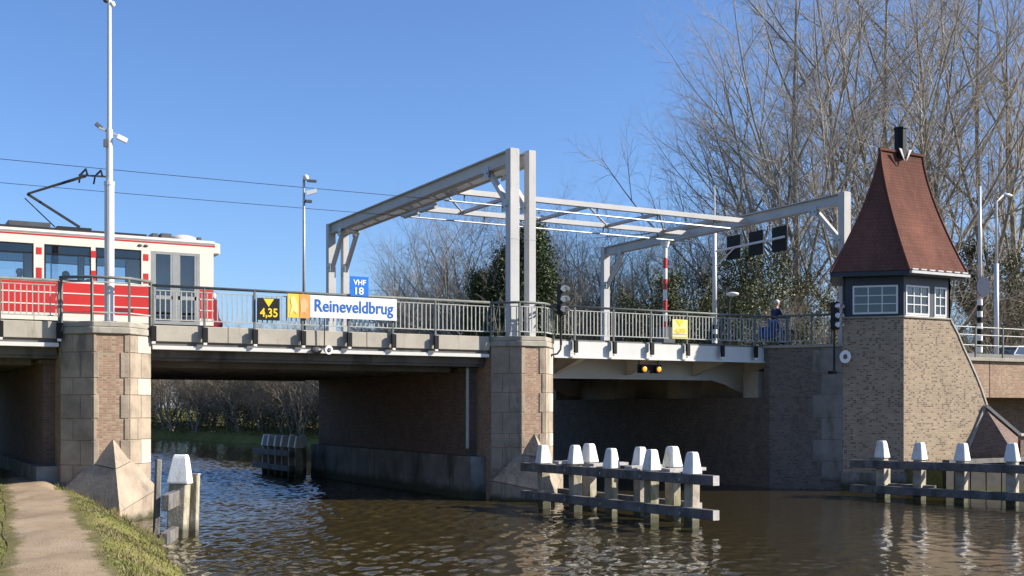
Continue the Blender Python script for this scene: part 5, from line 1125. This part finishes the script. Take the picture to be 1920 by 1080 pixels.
BL = [(2, 'grey', 13.2, 30.2, 0.86, 'pale twiggy tree in the gap over the right half of the name board'), (1, 'grey', 15.6, 32.4, 1.04, 'pale twiggy tree close behind the left dark evergreen'), (0, 'grey', 18.4, 29.2, 0.98, 'pale twiggy tree between the portal columns and the navigation signal'), (2, 'grey', 23.4, 30.2, 1.12, 'pale twiggy tree under the middle of the overhead conductor rails'),
      (0, 'grey', 12.6, 34.0, 0.92, 'low grey bare tree at the left end of the tree line beside the blue sign'), (1, 'grey', 12.6, 31.0, 0.84, 'small grey bare tree second from the left end of the tree line'), (2, 'grey', 14.65, 36.0, 0.98, 'grey bare tree third from the left end of the tree line'),
      (1, 'grey', 13.4, 28.0, 1.0, 'grey bare tree left of the dark evergreens, over the right end of the name board'), (0, 'olive', 16.4, 34.0, 1.08, 'olive bare tree behind the left dark evergreen'), (2, 'grey', 14.6, 26.6, 0.92, 'grey bare tree just left of the tall portal columns'),
      (1, 'grey', 17.1, 31.0, 1.08, 'grey bare tree behind the two dark evergreens'), (0, 'grey', 21.6, 32.0, 1.12, 'grey bare tree right of the tall portal columns'), (2, 'grey', 19.4, 26.0, 1.02, 'grey bare tree behind the first navigation signal'),
      (1, 'grey', 25.5, 33.0, 1.12, 'grey bare tree behind the far column of the second portal'), (0, 'olive', 23.2, 27.0, 1.0, 'olive bare tree left of the far portal column'), (2, 'grey', 27.6, 31.0, 1.22, 'grey bare tree above the knee brace of the far portal column'),
      (1, 'olive', 25.0, 24.6, 0.98, 'olive bare tree left of the raised barrier pole'), (0, 'grey', 28.9, 28.0, 1.12, 'grey bare tree behind the raised barrier pole'), (2, 'brown', 30.8, 26.0, 1.12, 'brown bare tree behind the ivy covered trunks'),
      (1, 'brown', 28.3, 20.6, 0.80, 'brown shrubby tree behind the traffic light mast'), (0, 'olive', 29.2, 18.6, 0.62, 'olive thicket bush behind the cyclist'), (2, 'brown', 32.5, 22.0, 0.86, 'brown thicket tree under the traffic light arm'),
      (1, 'brown', 31.0, 18.3, 0.62, 'brown thicket bush left of the tower cabin'), (0, 'olive', 35.2, 21.0, 0.85, 'olive thicket tree behind the second portal column'), (2, 'brown', 46.0, 18.8, 0.85, 'brown thicket tree right of the tower wall'),
      (1, 'olive', 51.6, 20.0, 0.9, 'olive thicket tree behind the right hand railing'), (0, 'brown', 41.0, 21.0, 0.95, 'brown thicket tree hidden behind the tower roof'), (1, 'brown', 49.0, 18.6, 0.75, 'brown thicket bush above the car')]
for i, (k, c, x, y, sc, lab) in enumerate(BL): tree('bare_tree', lab, SV[c][k], (x, y, 1.5), 0.7 + i * 1.7, sc, 'bare trees behind the bridge', 1.05)
# evergreen and ivy-covered trees
def leafy(seed, kind, H, n):
    g = np.random.default_rng(seed); w, f = make_tree(seed, dict(SHRUB, levels=2, kids=(9, 5, 0, 0)), H * (0.9 if kind == 'conifer' else 1.0))
    if kind == 'conifer':
        m = 420; z = g.uniform(0.06, 1, m) ** 0.9; a = g.uniform(0, 6.28, m); rad = (1 - z) ** 0.7 * H * 0.22 * g.uniform(0.55, 1.1, m) + 0.15
        C = np.stack([np.cos(a) * rad, np.sin(a) * rad, z * H], 1); V, F = leaf_cloud(g, C, n, 0.34, 0.085)
    else:
        P = np.concatenate([v for v in w.V]); P = P[P[:, 2] < H * 0.8]; C = P + g.normal(0, 0.25, P.shape); V, F = leaf_cloud(g, C, n, 0.40, 0.085)
    return (w.mesh('ivy_wood', M['bark']), quads_mesh('leaves', V, F, M['conifer' if kind == 'conifer' else 'ivy']), f.mesh('ivy_twigs', M['twig_olive']))
CON = leafy(31, 'conifer', 12.5, 26000); IVY = [leafy(32, 'ivy', 15.0, 24000), leafy(33, 'ivy', 12.5, 19000)]
def leafy_tree(name, label, m, loc, rz, sc, grp):
    t = thing(name, label, 'tree', loc, grp); t.rotation_euler.z = rz; t.scale = (sc, sc, sc); link('trunk', m[0], t); link('crown', m[1], t); link('branches', m[2], t)['kind'] = 'stuff'; return t
for i, (x, y, sc, lab) in enumerate(((12.3, 24.0, 0.70, 'dark evergreen left of the tall portal columns'), (14.9, 23.0, 0.92, 'dark green conifer right behind the tall portal columns'), (13.6, 23.4, 0.80, 'dark evergreen seen between the portal columns and the left evergreen'), (16.2, 24.0, 0.74, 'low dark conifer just right of the tall portal columns'))):
    leafy_tree('evergreen_tree', lab, CON, (x, y, 1.5), i * 2.0, sc, 'dark evergreens behind the portal')
for i, (k, x, y, sc, lab) in enumerate(((1, 20.9, 22.0, 0.70, 'ivy covered tree left of the raised barrier pole'), (0, 23.0, 20.2, 0.70, 'ivy covered trunk right of the raised barrier pole'), (0, 24.4, 19.6, 0.82, 'ivy covered trunk behind the traffic light mast'),
                                        (1, 28.4, 19.0, 0.55, 'short ivy covered tree right of the traffic light arm'), (0, 50.2, 18.5, 1.02, 'ivy covered tree by the thin lamp column'), (1, 53.4, 18.8, 1.05, 'ivy covered tree at the right picture edge'), (1, 33.6, 18.6, 0.62, 'small ivy covered tree left of the tower cabin'))):
    leafy_tree('ivy_tree', lab, IVY[k], (x, y, 1.5), i * 1.4, sc, 'ivy covered trees behind the bridge')
# wood on the far bank, seen under the left span
gw = random.Random(4)
for i in range(44):
    y = 46 + i * 1.25 + gw.uniform(-1, 1); x = right_edge(y) + (2.2, 4.6, 7.5)[i % 3] + gw.uniform(-0.8, 1.5)
    tree('wood_tree', 'bare brown tree of the far bank wood seen under the left span', SV[('brown', 'olive', 'grey')[i % 3]][i % 3], (x, y, 0.9), gw.uniform(0, 6.28), gw.uniform(0.62, 0.82), 'wood on the far bank')
for i in range(22):
    y = 46 + i * 2.6; x = right_edge(y) + 9 + gw.uniform(-2, 2)
    leafy_tree('wood_ivy_tree', 'ivy green tree deep in the far bank wood under the left span', IVY[i % 2], (x, y, 1.0), gw.uniform(0, 6), gw.uniform(0.5, 0.66), 'ivy trees in the far bank wood')
# undergrowth along the far bank and behind the bridge, too dense to count
g = np.random.default_rng(77); C = []
for i in range(2200):
    y = g.uniform(44, 112); x = right_edge(y) + abs(g.normal(0, 3.5)) + 1.6; C.append((x, y, 0.8 + abs(g.normal(0, 1.5))))
for i in range(1300): C.append((g.uniform(14, 60), g.uniform(17.6, 21), 1.5 + abs(g.normal(0, 1.8))))
V, F = leaf_cloud(g, np.array(C), 60000, 0.5, 0.08)
tag(link('undergrowth', quads_mesh('undergrowth', V, F, leafmat('bramble', (0.04, 0.042, 0.018), (0.09, 0.075, 0.04)))), 'tangled brown green undergrowth below the bare trees', 'undergrowth', kind='stuff')

# loose stones and tufts at the water's edge
rs = random.Random(12)
def stone(loc, r, label):
    m = MB().ball((0, 0, 0), r, 9, 6, (1.3, 0.9, 0.6)); m.v = [(x * rs.uniform(0.8, 1.15), y * rs.uniform(0.8, 1.15), z * rs.uniform(0.75, 1.1)) for x, y, z in m.v]
    o = link('bank_stone', m.mesh('bank_stone', M['stone']), None, loc); tag(o, label, 'stone', 'stones at the water edge')
for k in range(14):
    y = -11.5 + k * 0.62 + rs.uniform(-0.2, 0.2); x = left_edge(y) + rs.uniform(-0.14, 0.05)
    stone((x, y, ground_h(x - 0.2, y) * 0.35 + 0.02), rs.uniform(0.07, 0.16), 'grey stone lying at the edge of the grassy bank by the water')
wt = []
for k in range(34):
    y = rs.uniform(-11, -2.2); x = left_edge(y) - rs.uniform(0.02, 0.5); wt.append((x, y))
for (x, y) in [(-12.6, -2.1), (-12.3, -2.5), (-12.9, -1.5), (-12.0, -2.7)] * 4: wt.append((x + rs.uniform(-0.3, 0.3), y + rs.uniform(-0.3, 0.3)))
tv = []; tf = []
for x, y in wt:
    z = ground_h(x, y)
    for b_ in range(16):
        a = rs.uniform(0, 6.28); h = rs.uniform(0.08, 0.24); l = rs.uniform(0.02, 0.14); w = 0.008; bx, by_ = x + rs.uniform(-0.06, 0.06), y + rs.uniform(-0.06, 0.06); i0 = len(tv)
        tv += [(bx - w, by_, z), (bx + w, by_, z), (bx + w * 0.6 + l * 0.5 * math.cos(a), by_ + l * 0.5 * math.sin(a), z + h * 0.7), (bx - w * 0.6 + l * 0.5 * math.cos(a), by_ + l * 0.5 * math.sin(a), z + h * 0.7), (bx + l * math.cos(a), by_ + l * math.sin(a), z + h)]
        tf += [(i0, i0 + 1, i0 + 2, i0 + 3), (i0 + 3, i0 + 2, i0 + 4)]
me = bpy.data.meshes.new('weeds'); me.from_pydata(tv, [], tf); me.update(); me.materials.append(M['grass'])
tag(link('weeds', me), 'longer weeds growing along the water edge and round the pier foot', 'weeds', kind='stuff')
